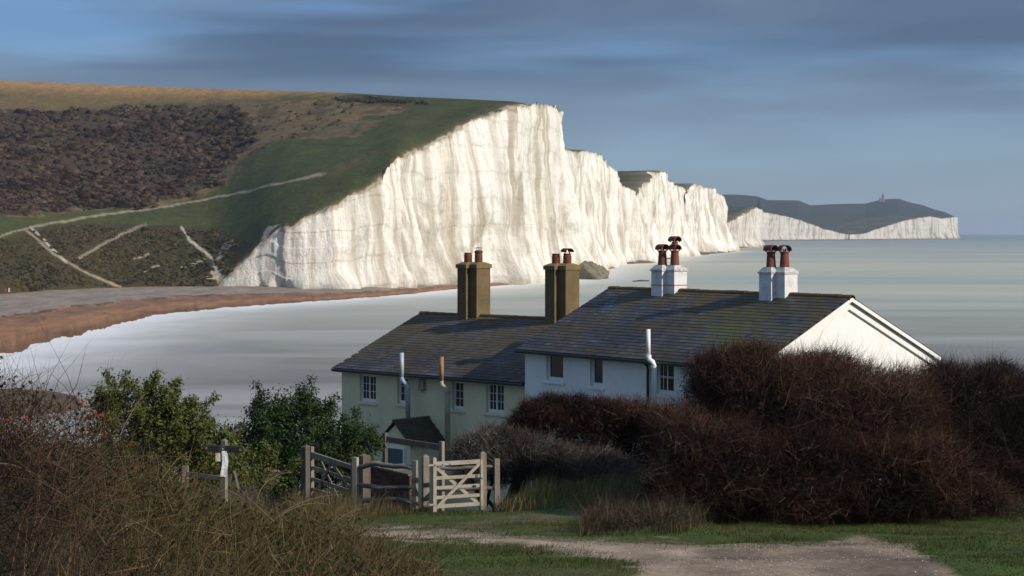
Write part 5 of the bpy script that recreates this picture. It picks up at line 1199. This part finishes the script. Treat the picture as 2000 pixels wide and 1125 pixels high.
leaf_shrub('olive_shrub', 'olive green shrub with soft feathery foliage behind the brambles', [blob(*q) for q in ((250, 839, 40, 85, 60), (330, 864, 40, 90, 62), (395, 894, 40, 62, 55), (240, 799, 40, 55, 36), (300, 794, 40, 48, 32), (200, 792, 40, 34, 28), (345, 814, 40, 36, 30), (400, 839, 40, 20, 26), (300, 924, 40, 130, 60), (455, 914, 43, 55, 40), (520, 929, 44, 50, 34), (430, 929, 42, 60, 45))], 60000, 0.036,
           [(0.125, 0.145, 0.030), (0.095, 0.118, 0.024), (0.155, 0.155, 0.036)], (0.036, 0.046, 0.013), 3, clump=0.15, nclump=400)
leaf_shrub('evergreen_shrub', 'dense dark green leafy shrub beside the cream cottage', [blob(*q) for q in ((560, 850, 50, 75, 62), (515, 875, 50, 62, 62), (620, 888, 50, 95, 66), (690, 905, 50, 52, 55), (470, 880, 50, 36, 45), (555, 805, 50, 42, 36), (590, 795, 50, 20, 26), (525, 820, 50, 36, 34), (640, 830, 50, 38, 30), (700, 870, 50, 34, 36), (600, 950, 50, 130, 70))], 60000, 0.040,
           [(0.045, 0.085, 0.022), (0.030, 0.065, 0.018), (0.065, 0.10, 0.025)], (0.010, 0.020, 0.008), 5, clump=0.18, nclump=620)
RED = [(0.032, 0.014, 0.010), (0.044, 0.020, 0.013), (0.024, 0.011, 0.008), (0.060, 0.032, 0.020)]
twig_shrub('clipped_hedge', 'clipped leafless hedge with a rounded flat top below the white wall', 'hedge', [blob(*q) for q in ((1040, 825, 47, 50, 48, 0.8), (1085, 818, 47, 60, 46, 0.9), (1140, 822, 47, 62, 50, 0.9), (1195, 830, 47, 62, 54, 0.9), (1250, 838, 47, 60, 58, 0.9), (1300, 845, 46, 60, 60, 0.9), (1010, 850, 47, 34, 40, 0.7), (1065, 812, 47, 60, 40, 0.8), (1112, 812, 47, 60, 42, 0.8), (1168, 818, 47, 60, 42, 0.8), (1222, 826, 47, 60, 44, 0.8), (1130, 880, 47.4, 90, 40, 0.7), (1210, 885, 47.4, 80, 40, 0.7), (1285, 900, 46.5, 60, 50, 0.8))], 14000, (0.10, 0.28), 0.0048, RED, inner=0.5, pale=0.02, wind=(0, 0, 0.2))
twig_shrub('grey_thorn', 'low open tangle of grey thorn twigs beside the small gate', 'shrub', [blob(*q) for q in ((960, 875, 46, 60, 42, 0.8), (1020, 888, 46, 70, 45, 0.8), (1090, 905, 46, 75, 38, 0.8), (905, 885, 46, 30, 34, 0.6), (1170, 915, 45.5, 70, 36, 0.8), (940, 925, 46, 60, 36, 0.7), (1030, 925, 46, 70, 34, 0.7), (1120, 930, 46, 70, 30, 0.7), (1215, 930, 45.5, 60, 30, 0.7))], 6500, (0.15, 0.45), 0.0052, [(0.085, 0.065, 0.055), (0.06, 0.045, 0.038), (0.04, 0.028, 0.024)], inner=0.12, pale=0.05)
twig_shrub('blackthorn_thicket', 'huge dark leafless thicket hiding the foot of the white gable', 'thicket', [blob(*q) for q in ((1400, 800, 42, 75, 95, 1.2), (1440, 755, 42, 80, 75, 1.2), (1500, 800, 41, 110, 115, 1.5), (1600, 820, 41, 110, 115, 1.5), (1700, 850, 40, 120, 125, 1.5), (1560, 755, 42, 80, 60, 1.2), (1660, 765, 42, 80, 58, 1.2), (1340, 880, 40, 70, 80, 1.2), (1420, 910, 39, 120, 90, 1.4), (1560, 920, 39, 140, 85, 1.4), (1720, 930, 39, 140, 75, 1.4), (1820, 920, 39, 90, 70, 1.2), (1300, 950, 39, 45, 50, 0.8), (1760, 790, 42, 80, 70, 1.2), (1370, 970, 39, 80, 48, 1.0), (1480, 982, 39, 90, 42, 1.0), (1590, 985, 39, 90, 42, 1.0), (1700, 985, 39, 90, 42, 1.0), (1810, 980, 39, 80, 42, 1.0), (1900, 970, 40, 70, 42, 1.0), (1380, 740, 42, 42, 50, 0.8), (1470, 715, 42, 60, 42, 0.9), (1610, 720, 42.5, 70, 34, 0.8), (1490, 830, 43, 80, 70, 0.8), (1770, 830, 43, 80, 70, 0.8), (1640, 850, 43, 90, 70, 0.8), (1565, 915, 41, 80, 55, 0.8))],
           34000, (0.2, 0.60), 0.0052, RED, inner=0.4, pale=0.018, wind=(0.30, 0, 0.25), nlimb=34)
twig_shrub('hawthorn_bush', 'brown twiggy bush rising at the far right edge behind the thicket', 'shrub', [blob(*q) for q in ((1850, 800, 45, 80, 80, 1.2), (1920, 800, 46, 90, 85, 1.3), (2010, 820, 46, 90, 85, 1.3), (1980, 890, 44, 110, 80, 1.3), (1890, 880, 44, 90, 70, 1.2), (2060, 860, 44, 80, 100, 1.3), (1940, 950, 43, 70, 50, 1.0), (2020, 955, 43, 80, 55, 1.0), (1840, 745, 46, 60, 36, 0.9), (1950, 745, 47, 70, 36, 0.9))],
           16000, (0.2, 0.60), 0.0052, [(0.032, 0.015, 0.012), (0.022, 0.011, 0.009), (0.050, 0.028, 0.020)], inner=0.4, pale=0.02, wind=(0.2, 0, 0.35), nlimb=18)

# long grass, sward and undergrowth
def blades(p, h, w, cols, lean=0.5, wind=(0.25, 0, 0)):
    n = len(p); a = RNG.random(n) * 2 * PI; s = np.stack([np.cos(a), np.sin(a), 0 * a], 1); h = h[:, None]
    ln_ = RNG.normal(size=(n, 3)) * np.array([1, 1, 0]) * lean + np.array(wind); w = np.asarray(w).reshape(-1, 1) + np.zeros((n, 1))
    mid = p + h * 0.55 * Z_UP + ln_ * h * 0.25; tip = p + h * (Z_UP * 0.95) + ln_ * h * 0.8
    V = np.stack([p - s * w, p + s * w, mid - s * w * .7, mid + s * w * .7, tip], 1).reshape(-1, 3)
    f0 = np.array([(0, 1, 3), (0, 3, 2), (2, 3, 4)]); return V, (f0[None] + (np.arange(n) * 5)[:, None, None]).reshape(-1, 3), np.repeat(cols, 5, 0)
def on_ground(n, poly=None, x=(-12, 13), y=(20, 48), seed=0):
    out = np.zeros((0, 3))
    for _ in range(60):
        X_ = RNG.uniform(*x, n * 2); Y_ = RNG.uniform(*y, n * 2); a = 1000 + FPX * X_ / Y_; q = np.array(poly); k = (a > q[:, 0].min()) & (a < q[:, 0].max()); X_ = X_[k]; Y_ = Y_[k]
        Z_ = gz(X_, Y_); a, b = to_px(X_, Y_, Z_); k = in_poly(poly, a, b)
        out = np.concatenate([out, np.stack([X_, Y_, Z_], 1)[k]])
        if len(out) >= n: break
    return out[:n]
p = on_ground(120000, [(500, 1130), (560, 990), (900, 985), (1000, 960), (1250, 940), (1300, 1000), (2010, 1000), (2010, 1130)], (-5, 12), (21.5, 47))
fx_, fy_ = to_px(p[:, 0], p[:, 1], p[:, 2]); jx_ = fx_ + (fbm(p[:, 0] / 1.3, p[:, 1] / 1.3, 230, 5) - 0.5) * 90; 
k = RNG.random(len(p)) > np.maximum(soft_in(TRACK, jx_, fy_ + RNG.normal(size=len(p)) * 5, 9.0) * 1.02, soft_in(DIRT, jx_, fy_, 8.0) * 0.7); p = p[k]; n = len(p)
tuft = fbm(p[:, 0] / 1.1, p[:, 1] / 1.1, 500, 4); hh = (0.018 + 0.032 * RNG.random(n)) * (0.6 + 1.6 * sstep(0.45, 0.7, tuft))
cols = pick([(0.046, 0.076, 0.015), (0.060, 0.088, 0.018), (0.038, 0.062, 0.013), (0.095, 0.088, 0.032)], n)
lt = fbm(p[:, 0] / 0.8, p[:, 1] / 0.8, 510, 4); cols = cols * (0.55 + 0.9 * lt)[:, None]; br_ = sstep(0.56, 0.72, fbm(p[:, 0] / 1.7, p[:, 1] / 1.7, 520, 4))[:, None]; cols = cols * (1 - 0.6 * br_) + np.array([0.12, 0.095, 0.045]) * 0.6 * br_
an = RNG.random(n) * 2 * PI; sd_ = np.stack([np.cos(an), np.sin(an), 0 * an], 1) * 0.006; tipv = p + (Z_UP + RNG.normal(size=(n, 3)) * np.array([0.6, 0.6, 0]) + np.array([0.2, 0, 0])) * hh[:, None]
V, F, C_ = np.stack([p - sd_, p + sd_, tipv], 1).reshape(-1, 3), np.arange(n * 3).reshape(-1, 3), np.repeat(cols, 3, 0)
tag(np_mesh('lawn_grass', V, F, m_veg, col=C_), 'short green grass either side of the track', 'grass', 'stuff')
def tall_grass(name, label, n, poly, hr, pal, yr, w=0.005, lean=0.35, xr=(-12, 13), keep=None):
    p = on_ground(n, poly, xr, yr)
    if keep is not None: p = p[fbm(p[:, 0] / 1.0, p[:, 1] / 1.0, keep, 3) > 0.45]
    h = (hr[0] + (hr[1] - hr[0]) * RNG.random(len(p)) ** 1.3) * (0.35 + 1.2 * sstep(0.3, 0.7, fbm(p[:, 0] / 0.6, p[:, 1] / 0.9, 650, 4)))
    V, F, C_ = blades(p, h, w, pick(pal, len(p)), lean)
    return tag(np_mesh(name, V, F, m_veg, col=C_), label, 'grass', 'stuff')
DRY = [(0.15, 0.105, 0.052), (0.115, 0.080, 0.042), (0.19, 0.14, 0.07), (0.07, 0.065, 0.025)]
tall_grass('dry_grass', 'tall tan grass under the rails and left of the gates', 9000, [(560, 1040), (560, 960), (700, 955), (830, 975), (850, 1000), (700, 1010), (640, 1040)], (0.15, 0.5), DRY, (36, 48))
tall_grass('dry_grass', 'rough tan and green grass on the verge right of the small gate', 10000, [(955, 1000), (960, 960), (1250, 945), (1270, 985), (1150, 992), (1000, 1000)], (0.12, 0.45), [(0.24, 0.165, 0.080), (0.17, 0.12, 0.06), (0.28, 0.20, 0.10), (0.07, 0.11, 0.025), (0.08, 0.12, 0.03)], (38, 50))  # palette lightened to offset the thicket's shadow on this verge
tall_grass('dry_grass', 'dead grass and bramble fringe along the foot of the thicket', 16000, [(1130, 1050), (1190, 1010), (1290, 985), (1500, 985), (1990, 1000), (2010, 1020), (1750, 1012), (1480, 1018), (1300, 1045)], (0.10, 0.42), [(0.075, 0.055, 0.030), (0.045, 0.038, 0.020), (0.035, 0.040, 0.015), (0.13, 0.09, 0.05)], (30, 46), keep=600)
p = on_ground(13000, [(1130, 1045), (1190, 1000), (1290, 975), (1990, 985), (2010, 1012), (1480, 1010), (1300, 1035)], (1, 13), (30, 44)); n = len(p)
V, F, C_ = spikes(p + Z_UP * RNG.random((n, 1)) * 0.25, unit_rows(RNG.normal(size=(n, 3)) + np.array([0.2, 0, 0.9])), 0.15 + 0.35 * RNG.random(n), 0.006, RNG.normal(size=(n, 3)) * 0.3, pick([(0.045, 0.030, 0.022), (0.03, 0.022, 0.016), (0.035, 0.035, 0.014), (0.09, 0.06, 0.04)], n))
tag(np_mesh('undergrowth', V, F, m_twig, col=C_), 'dark twiggy undergrowth at the foot of the thicket', 'undergrowth', 'stuff')

# bramble bank in the lower left corner
BANKP = [(-40, 1200), (-40, 800), (150, 820), (300, 880), (420, 960), (600, 1040), (720, 1085), (840, 1150)]
bk = thing('bramble_bank', 'dark overgrown bank of brambles, rosehips and dead stems in the lower corner', 'brambles', (-4.5, 21.5, float(gz(-4.5, 21.5))))
n = 37000
X_ = RNG.uniform(-11.5, -0.6, n * 2); Y_ = RNG.uniform(13.5, 29, n * 2); Z_ = gz(X_, Y_); fa, fb = to_px(X_, Y_, Z_)
k = (fb > lerp([(-600, 760), (-80, 800), (150, 812), (250, 890), (330, 960), (420, 1025), (600, 1050), (720, 1085), (860, 1130)], fa)) & (fa < 860) & (fa > -560); p = np.stack([X_, Y_, Z_], 1)[k][:n]; fa = fa[k][:n]; n = len(p)
hgt = np.interp(fa, [-100, 150, 270, 350, 440, 640, 820], [1.05, 1.0, 0.80, 0.55, 0.40, 0.40, 0.2])
cl_ = fbm(p[:, 0] / 0.8, p[:, 1] / 0.8, 700, 3)
big = fbm(p[:, 0] / 1.7, p[:, 1] / 1.7, 705, 3); hgt = hgt * (0.45 + 1.15 * sstep(0.3, 0.72, cl_))
dv = unit_rows(RNG.normal(size=(n, 3)) * np.array([0.75, 0.65, 0.35]) + np.array([0.12, 0, 0.60]))
zone = np.clip((fa - 60) / 300 + (big - 0.5) * 1.6, 0, 1)[:, None]
cols = pick([(0.070, 0.032, 0.022), (0.050, 0.024, 0.018), (0.095, 0.052, 0.034), (0.028, 0.017, 0.013)], n) * (1 - zone) + pick([(0.150, 0.105, 0.052), (0.09, 0.066, 0.030), (0.065, 0.060, 0.020), (0.20, 0.145, 0.075)], n) * zone
cols *= (0.20 + 0.54 * sstep(0.3, 0.65, cl_))[:, None]  # dark shadow patches painted into the stem colours
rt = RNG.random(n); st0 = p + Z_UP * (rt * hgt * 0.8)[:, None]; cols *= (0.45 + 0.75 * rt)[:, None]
kp = RNG.random(n) < (0.25 + 0.9 * sstep(0.34, 0.6, big))
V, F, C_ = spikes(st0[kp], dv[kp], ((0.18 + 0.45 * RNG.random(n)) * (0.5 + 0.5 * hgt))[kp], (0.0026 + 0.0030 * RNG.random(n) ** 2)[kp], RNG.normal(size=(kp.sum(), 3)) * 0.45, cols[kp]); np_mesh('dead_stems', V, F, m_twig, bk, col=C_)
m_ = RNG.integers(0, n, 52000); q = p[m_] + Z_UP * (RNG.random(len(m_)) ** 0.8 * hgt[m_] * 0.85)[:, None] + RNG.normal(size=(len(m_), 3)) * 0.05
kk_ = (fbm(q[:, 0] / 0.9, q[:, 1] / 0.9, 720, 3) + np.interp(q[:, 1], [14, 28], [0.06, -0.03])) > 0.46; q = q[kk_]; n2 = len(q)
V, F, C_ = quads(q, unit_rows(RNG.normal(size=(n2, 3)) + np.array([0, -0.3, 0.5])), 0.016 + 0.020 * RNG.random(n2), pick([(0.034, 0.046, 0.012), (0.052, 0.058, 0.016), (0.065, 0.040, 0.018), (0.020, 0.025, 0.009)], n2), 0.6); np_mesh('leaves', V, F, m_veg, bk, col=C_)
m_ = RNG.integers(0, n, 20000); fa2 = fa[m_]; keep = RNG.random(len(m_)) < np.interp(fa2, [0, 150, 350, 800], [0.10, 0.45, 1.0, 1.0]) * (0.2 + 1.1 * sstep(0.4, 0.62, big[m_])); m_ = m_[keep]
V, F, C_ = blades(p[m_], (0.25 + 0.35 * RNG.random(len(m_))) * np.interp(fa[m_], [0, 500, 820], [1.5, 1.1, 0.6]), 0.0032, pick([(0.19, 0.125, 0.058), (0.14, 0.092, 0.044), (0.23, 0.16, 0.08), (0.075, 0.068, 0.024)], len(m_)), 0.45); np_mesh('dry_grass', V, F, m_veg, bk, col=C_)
# long arching canes
rs = random.Random(4); m_cane = M('pale_cane', (0.20, 0.145, 0.10), (0.11, 0.075, 0.05), scale=6, bump=0.1)
for (x0, y0, x1, y1, x2, y2, d, r) in ((520, 1030, 575, 968, 668, 966, 25, 0.007), (500, 985, 510, 925, 572, 922, 27, 0.008), (330, 1000, 400, 960, 445, 958, 24, 0.006), (445, 958, 470, 965, 490, 990, 24, 0.006), (235, 850, 255, 800, 285, 768, 20, 0.006), (165, 880, 170, 820, 168, 780, 19, 0.007), (30, 850, 45, 810, 60, 790, 18, 0.006), (0, 905, 40, 905, 95, 945, 17, 0.008), (140, 965, 180, 955, 230, 955, 19, 0.006), (750, 1090, 775, 1060, 850, 1056, 25, 0.005), (545, 1010, 590, 975, 640, 985, 25, 0.006), (640, 1040, 660, 1000, 720, 990, 25, 0.005), (270, 980, 330, 930, 300, 880, 20, 0.005), (60, 1050, 90, 960, 70, 900, 17, 0.006), (360, 1080, 420, 1010, 480, 1000, 21, 0.006)):
    q = []; rr_ = []
    for t in np.linspace(0, 1, 10): q.append(P((1 - t) ** 2 * x0 + 2 * t * (1 - t) * x1 + t * t * x2, (1 - t) ** 2 * y0 + 2 * t * (1 - t) * y1 + t * t * y2, d + 0.6 * t)); rr_.append(r * (1 - 0.6 * t))
    MB().tube(q, rr_, 5).build('cane', m_cane, bk)
hp = MB()
for (x, y, d, cnt) in ((160, 790, 20, 7), (193, 812, 20, 10), (180, 808, 20, 5), (203, 845, 20, 5), (125, 798, 20, 3), (12, 820, 18, 4), (292, 895, 22, 5), (262, 910, 21, 4), (15, 856, 18, 2), (165, 840, 20, 3), (55, 815, 19, 4), (240, 870, 21, 3)):
    for k in range(cnt):
        c = P(x + rs.gauss(0, 6), y + rs.gauss(0, 4), d + rs.gauss(0, 0.1)); r = 0.011
        hp.lathe(c, [(0.001, -r * 1.2), (r * 0.8, -r * 0.6), (r, 0), (r * 0.75, r * 0.8), (0.001, r * 1.1)], 6)
hp.build('rosehips', M('rosehip_red', (0.42, 0.035, 0.02), (0.30, 0.03, 0.02), scale=20, rough=0.4, spec=0.5, bump=0), bk)['kind'] = 'stuff'

# stones on the track
p = on_ground(7000, TRACK, (-4, 9), (22, 36)); p = p[fbm(p[:, 0] / 0.7, p[:, 1] / 1.1, 810, 4) > 0.46]; n = len(p); s = 0.005 + 0.014 * RNG.random(n) ** 3
oct_ = np.array([(1, 0, 0), (0, 1, 0), (-1, 0, 0), (0, -1, 0), (0, 0, 0.7), (0, 0, -0.5)]); of = np.array([(0, 1, 4), (1, 2, 4), (2, 3, 4), (3, 0, 4), (1, 0, 5), (2, 1, 5), (3, 2, 5), (0, 3, 5)])
V = (p[:, None] + oct_[None] * s[:, None, None] * (0.6 + 0.8 * RNG.random((n, 6, 1)))).reshape(-1, 3); F = (of[None] + (np.arange(n) * 6)[:, None, None]).reshape(-1, 3)
tag(np_mesh('track_stones', V, F, m_twig, col=np.repeat(pick([(0.27, 0.20, 0.15), (0.20, 0.145, 0.105), (0.36, 0.30, 0.24)], n), 6, 0)), 'loose pale stones scattered on the track', 'gravel', 'stuff')

# ------------------------------------------------------------------ small far things
m_dist = M('far_masonry', (0.22, 0.21, 0.20), (0.18, 0.17, 0.16), scale=0.2, bump=0); m_fwhite = M('far_white', (0.7, 0.7, 0.68), bump=0)
LD = 5750.0; c = P(1725, 391.5, LD)
lh = thing('lighthouse', 'old stone lighthouse with a lantern dome on the far headland', 'lighthouse', c)
k = LD / FPX
MB().lathe(c, [(2.9 * k, -3 * k), (2.6 * k, 0), (2.3 * k, 8.0 * k), (2.2 * k, 9.6 * k)], 14).build('tower', m_dist, lh)
MB().lathe(c + Z_UP * 9.6 * k, [(3.0 * k, 0), (3.1 * k, 0.6 * k), (3.0 * k, 1.0 * k), (1.8 * k, 1.0 * k)], 14).build('gallery', m_metal, lh)
MB().lathe(c + Z_UP * 10.6 * k, [(1.8 * k, 0), (1.8 * k, 2.2 * k), (0.4 * k, 2.2 * k)], 12).build('lantern', m_fwhite, lh)
MB().lathe(c + Z_UP * 12.8 * k, [(2.0 * k, 0), (1.5 * k, 0.9 * k), (0.5 * k, 1.5 * k), (0.1 * k, 2.2 * k)], 12).build('dome', m_metal, lh)
MB().box(c + np.array([-7.5 * k, -3 * k, -3 * k]), [5.2 * k, 0, 0], [0, 6 * k, 0], [0, 0, 8.6 * k]).build('keeper_house', m_dist, lh)
for x, y, w, h, lab, mt in ((1665, 457.5, 3.0, 3.2, 'tiny white house beside the gap in the far cliffs', m_fwhite), (1647, 455.5, 4.5, 3.0, 'tiny grey house left of the white one at the far bay', m_dist)):
    c = P(x, y, 4880); k = 4880 / FPX; t = thing('far_house', lab, 'house', c)
    MB().box(c + np.array([-w / 2 * k, 0, -2 * k]), [w * k, 0, 0], [0, 4 * k, 0], [0, 0, (h + 0.6) * k]).build('wall', mt, t)
    z = (h - 1.4) * k; MB().add([c + np.array([-w / 2 * k, -0.5, z]), c + np.array([w / 2 * k, -0.5, z]), c + np.array([w / 2 * k, 4 * k + .5, z]), c + np.array([-w / 2 * k, 4 * k + .5, z]), c + np.array([-w / 2 * k, 2 * k, z + 1.4 * k]), c + np.array([w / 2 * k, 2 * k, z + 1.4 * k])], [(0, 1, 5, 4), (2, 3, 4, 5), (0, 4, 3), (1, 2, 5)]).build('roof', m_soot, t)
c = P(1658.5, 467, 4760); k = 4760 / FPX; t = thing('beach_stairs', 'dark steel stair tower down to the far beach', 'stairs', c)
for dx in (-1, 1):
    for dy in (0, 3): MB().box(c + np.array([dx * k - .3, dy * k, -k]), [0.6, 0, 0], [0, .6, 0], [0, 0, 10 * k]).build('leg', m_metal, t)
for z in range(0, 9, 2): MB().hexa([c + np.array([-1 * k, -.2, z * k]), c + np.array([1 * k, -.2, (z + 1.6) * k]), c + np.array([1 * k, 3 * k, (z + 1.6) * k]), c + np.array([-1 * k, 3 * k, z * k]), c + np.array([-1 * k, -.2, (z + .4) * k]), c + np.array([1 * k, -.2, (z + 2) * k]), c + np.array([1 * k, 3 * k, (z + 2) * k]), c + np.array([-1 * k, 3 * k, (z + .4) * k])]).build('stair_flight', m_metal, t)
# rock outcrop at the corner of the tall cliff
m_rock = M('weedy_rock', (0.27, 0.24, 0.17), (0.14, 0.13, 0.075), scale=0.25, rough=0.95, bump=0.9, bscale=1.6, bdist=0.8, grit=0.5)
def rock(label, px_, py_, d, w, h, seed, mat):
    c = P(px_, py_, d); a = np.linspace(0, 2 * PI, 40, endpoint=False); v = np.linspace(0, 1, 18); A, Vv = np.meshgrid(a, v, indexing='ij')
    r = w * (1 - Vv ** 3 * 0.8) * (0.35 + 1.3 * fbm(np.cos(A) * 2 + Vv * 2, np.sin(A) * 2 + seed, seed, 4)); Z_ = h * Vv * (0.75 + 0.5 * fbm(np.cos(A) * 1.5, np.sin(A) * 1.5, seed + 3, 3))
    V = np.stack([c[0] + np.cos(A) * r, c[1] + np.sin(A) * r, c[2] - 1 + Z_], -1); V = np.concatenate([V, V[:1]], 0)
    V[:, -1] = np.array([c[0], c[1], c[2] - 1 + h * 0.97])
    return tag(np_mesh('rock_outcrop', V.reshape(-1, 3), grid_faces(41, 18), mat, smooth=True), label, 'rock')
rock('rocky spur of weedy chalk at the corner of the tall cliff', 1150, 542, 955, 8.5, 9.0, 5, m_rock)
rock('small weedy rock at the tip of the rocky spur', 1170, 540, 965, 4.5, 7.0, 9, m_rock)
c = P(1236, 549.5, 905); e = P(1268, 548, 912); lg = MB().tube([c, (c + e) / 2 + Z_UP * .2, e], [0.35, 0.4, 0.25], 6).build('driftwood', m_bark); tag(lg, 'thin dark log lying in the shallows behind the white chimney', 'log')
# red and white things at the foot of the bank
for x, w, mt, lab in ((11, 3.2, M('red_board', (0.45, 0.06, 0.05), bump=0), 'small red board at the foot of the scrubby bank'), (18, 3.0, m_fwhite, 'small white board beside the red one on the bank')):
    c = P(x, 571, DZ(573, 3.4)); t = thing('beach_sign', lab, 'sign', c); k = c[1] / FPX
    for sgn in (-1, 1): MB().box(c + np.array([sgn * w * .35 * k, 0, -1]), [.08, 0, 0], [0, .08, 0], [0, 0, 1.4]).build('leg', m_metal, t)
    MB().box(c + np.array([-w / 2 * k, -.1, 0.1]), [w * k, 0, 0], [0, .08, 0], [0, 0, 8 * k]).build('panel', mt, t)
# walkers on the brow
def walker(px_, py_, d, label, colr, s):
    c = P(px_, py_, d); t = thing('person', label, 'person', c)
    me = bpy.data.meshes.new('body'); V = [(0, 0, .9), (0, 0, 1.15), (0, 0, 1.42), (0, 0, 1.52), (0, 0, 1.68), (.11, 0, .9), (.14, .12, .48), (.13, .02, .06), (.13, -.16, .03), (-.11, 0, .9), (-.13, -.12, .48), (-.13, -.2, .06), (-.13, -.36, .03), (.20, 0, 1.40), (.25, .02, 1.1), (.22, -.12, .88), (-.20, 0, 1.40), (-.25, .02, 1.1), (-.22, .12, .88)]
    E = [(0, 1), (1, 2), (2, 3), (3, 4), (0, 5), (5, 6), (6, 7), (7, 8), (0, 9), (9, 10), (10, 11), (11, 12), (2, 13), (13, 14), (14, 15), (2, 16), (16, 17), (17, 18)]
    me.from_pydata([(a * s, b * s, c_ * s) for a, b, c_ in V], E, []); o = link('body', me, None, t)
    o.modifiers.new('skin', 'SKIN'); R_ = [.15, .16, .17, .06, .11, .1, .075, .05, .045, .1, .075, .05, .045, .07, .055, .04, .07, .055, .04]
    for i, r in enumerate(R_): me.skin_vertices[0].data[i].radius = (r * s, r * s)
    me.skin_vertices[0].data[0].use_root = True; sb_ = o.modifiers.new('sub', 'SUBSURF'); sb_.levels = 1; sb_.render_levels = 1
    me.materials.append(M('coat_' + label[:6], colr, bump=0)); return t
walker(1048.5, 205.5, 905, 'tiny walker in dark clothes on the very brow of the tall cliff', (0.03, 0.03, 0.04), 1.0)

# ------------------------------------------------------------------ sea air
m = bpy.data.materials.new('sea_haze'); m.use_nodes = True; t = m.node_tree; t.nodes.clear()
pv = N(t, 'ShaderNodeVolumePrincipled'); pv.inputs['Density'].default_value = 6.5e-5; pv.inputs['Color'].default_value = (0.72, 0.84, 1.0, 1); pv.inputs['Anisotropy'].default_value = 0.2
ou = N(t, 'ShaderNodeOutputMaterial'); t.links.new(pv.outputs[0], ou.inputs['Volume'])
o = MB().box((-27500, -2000, -75), [55000, 0, 0], [0, 29500, 0], [0, 0, 215]).build('haze', m); o['kind'] = 'stuff'; o['label'] = 'thin blue sea haze over the bay'; o['category'] = 'haze'
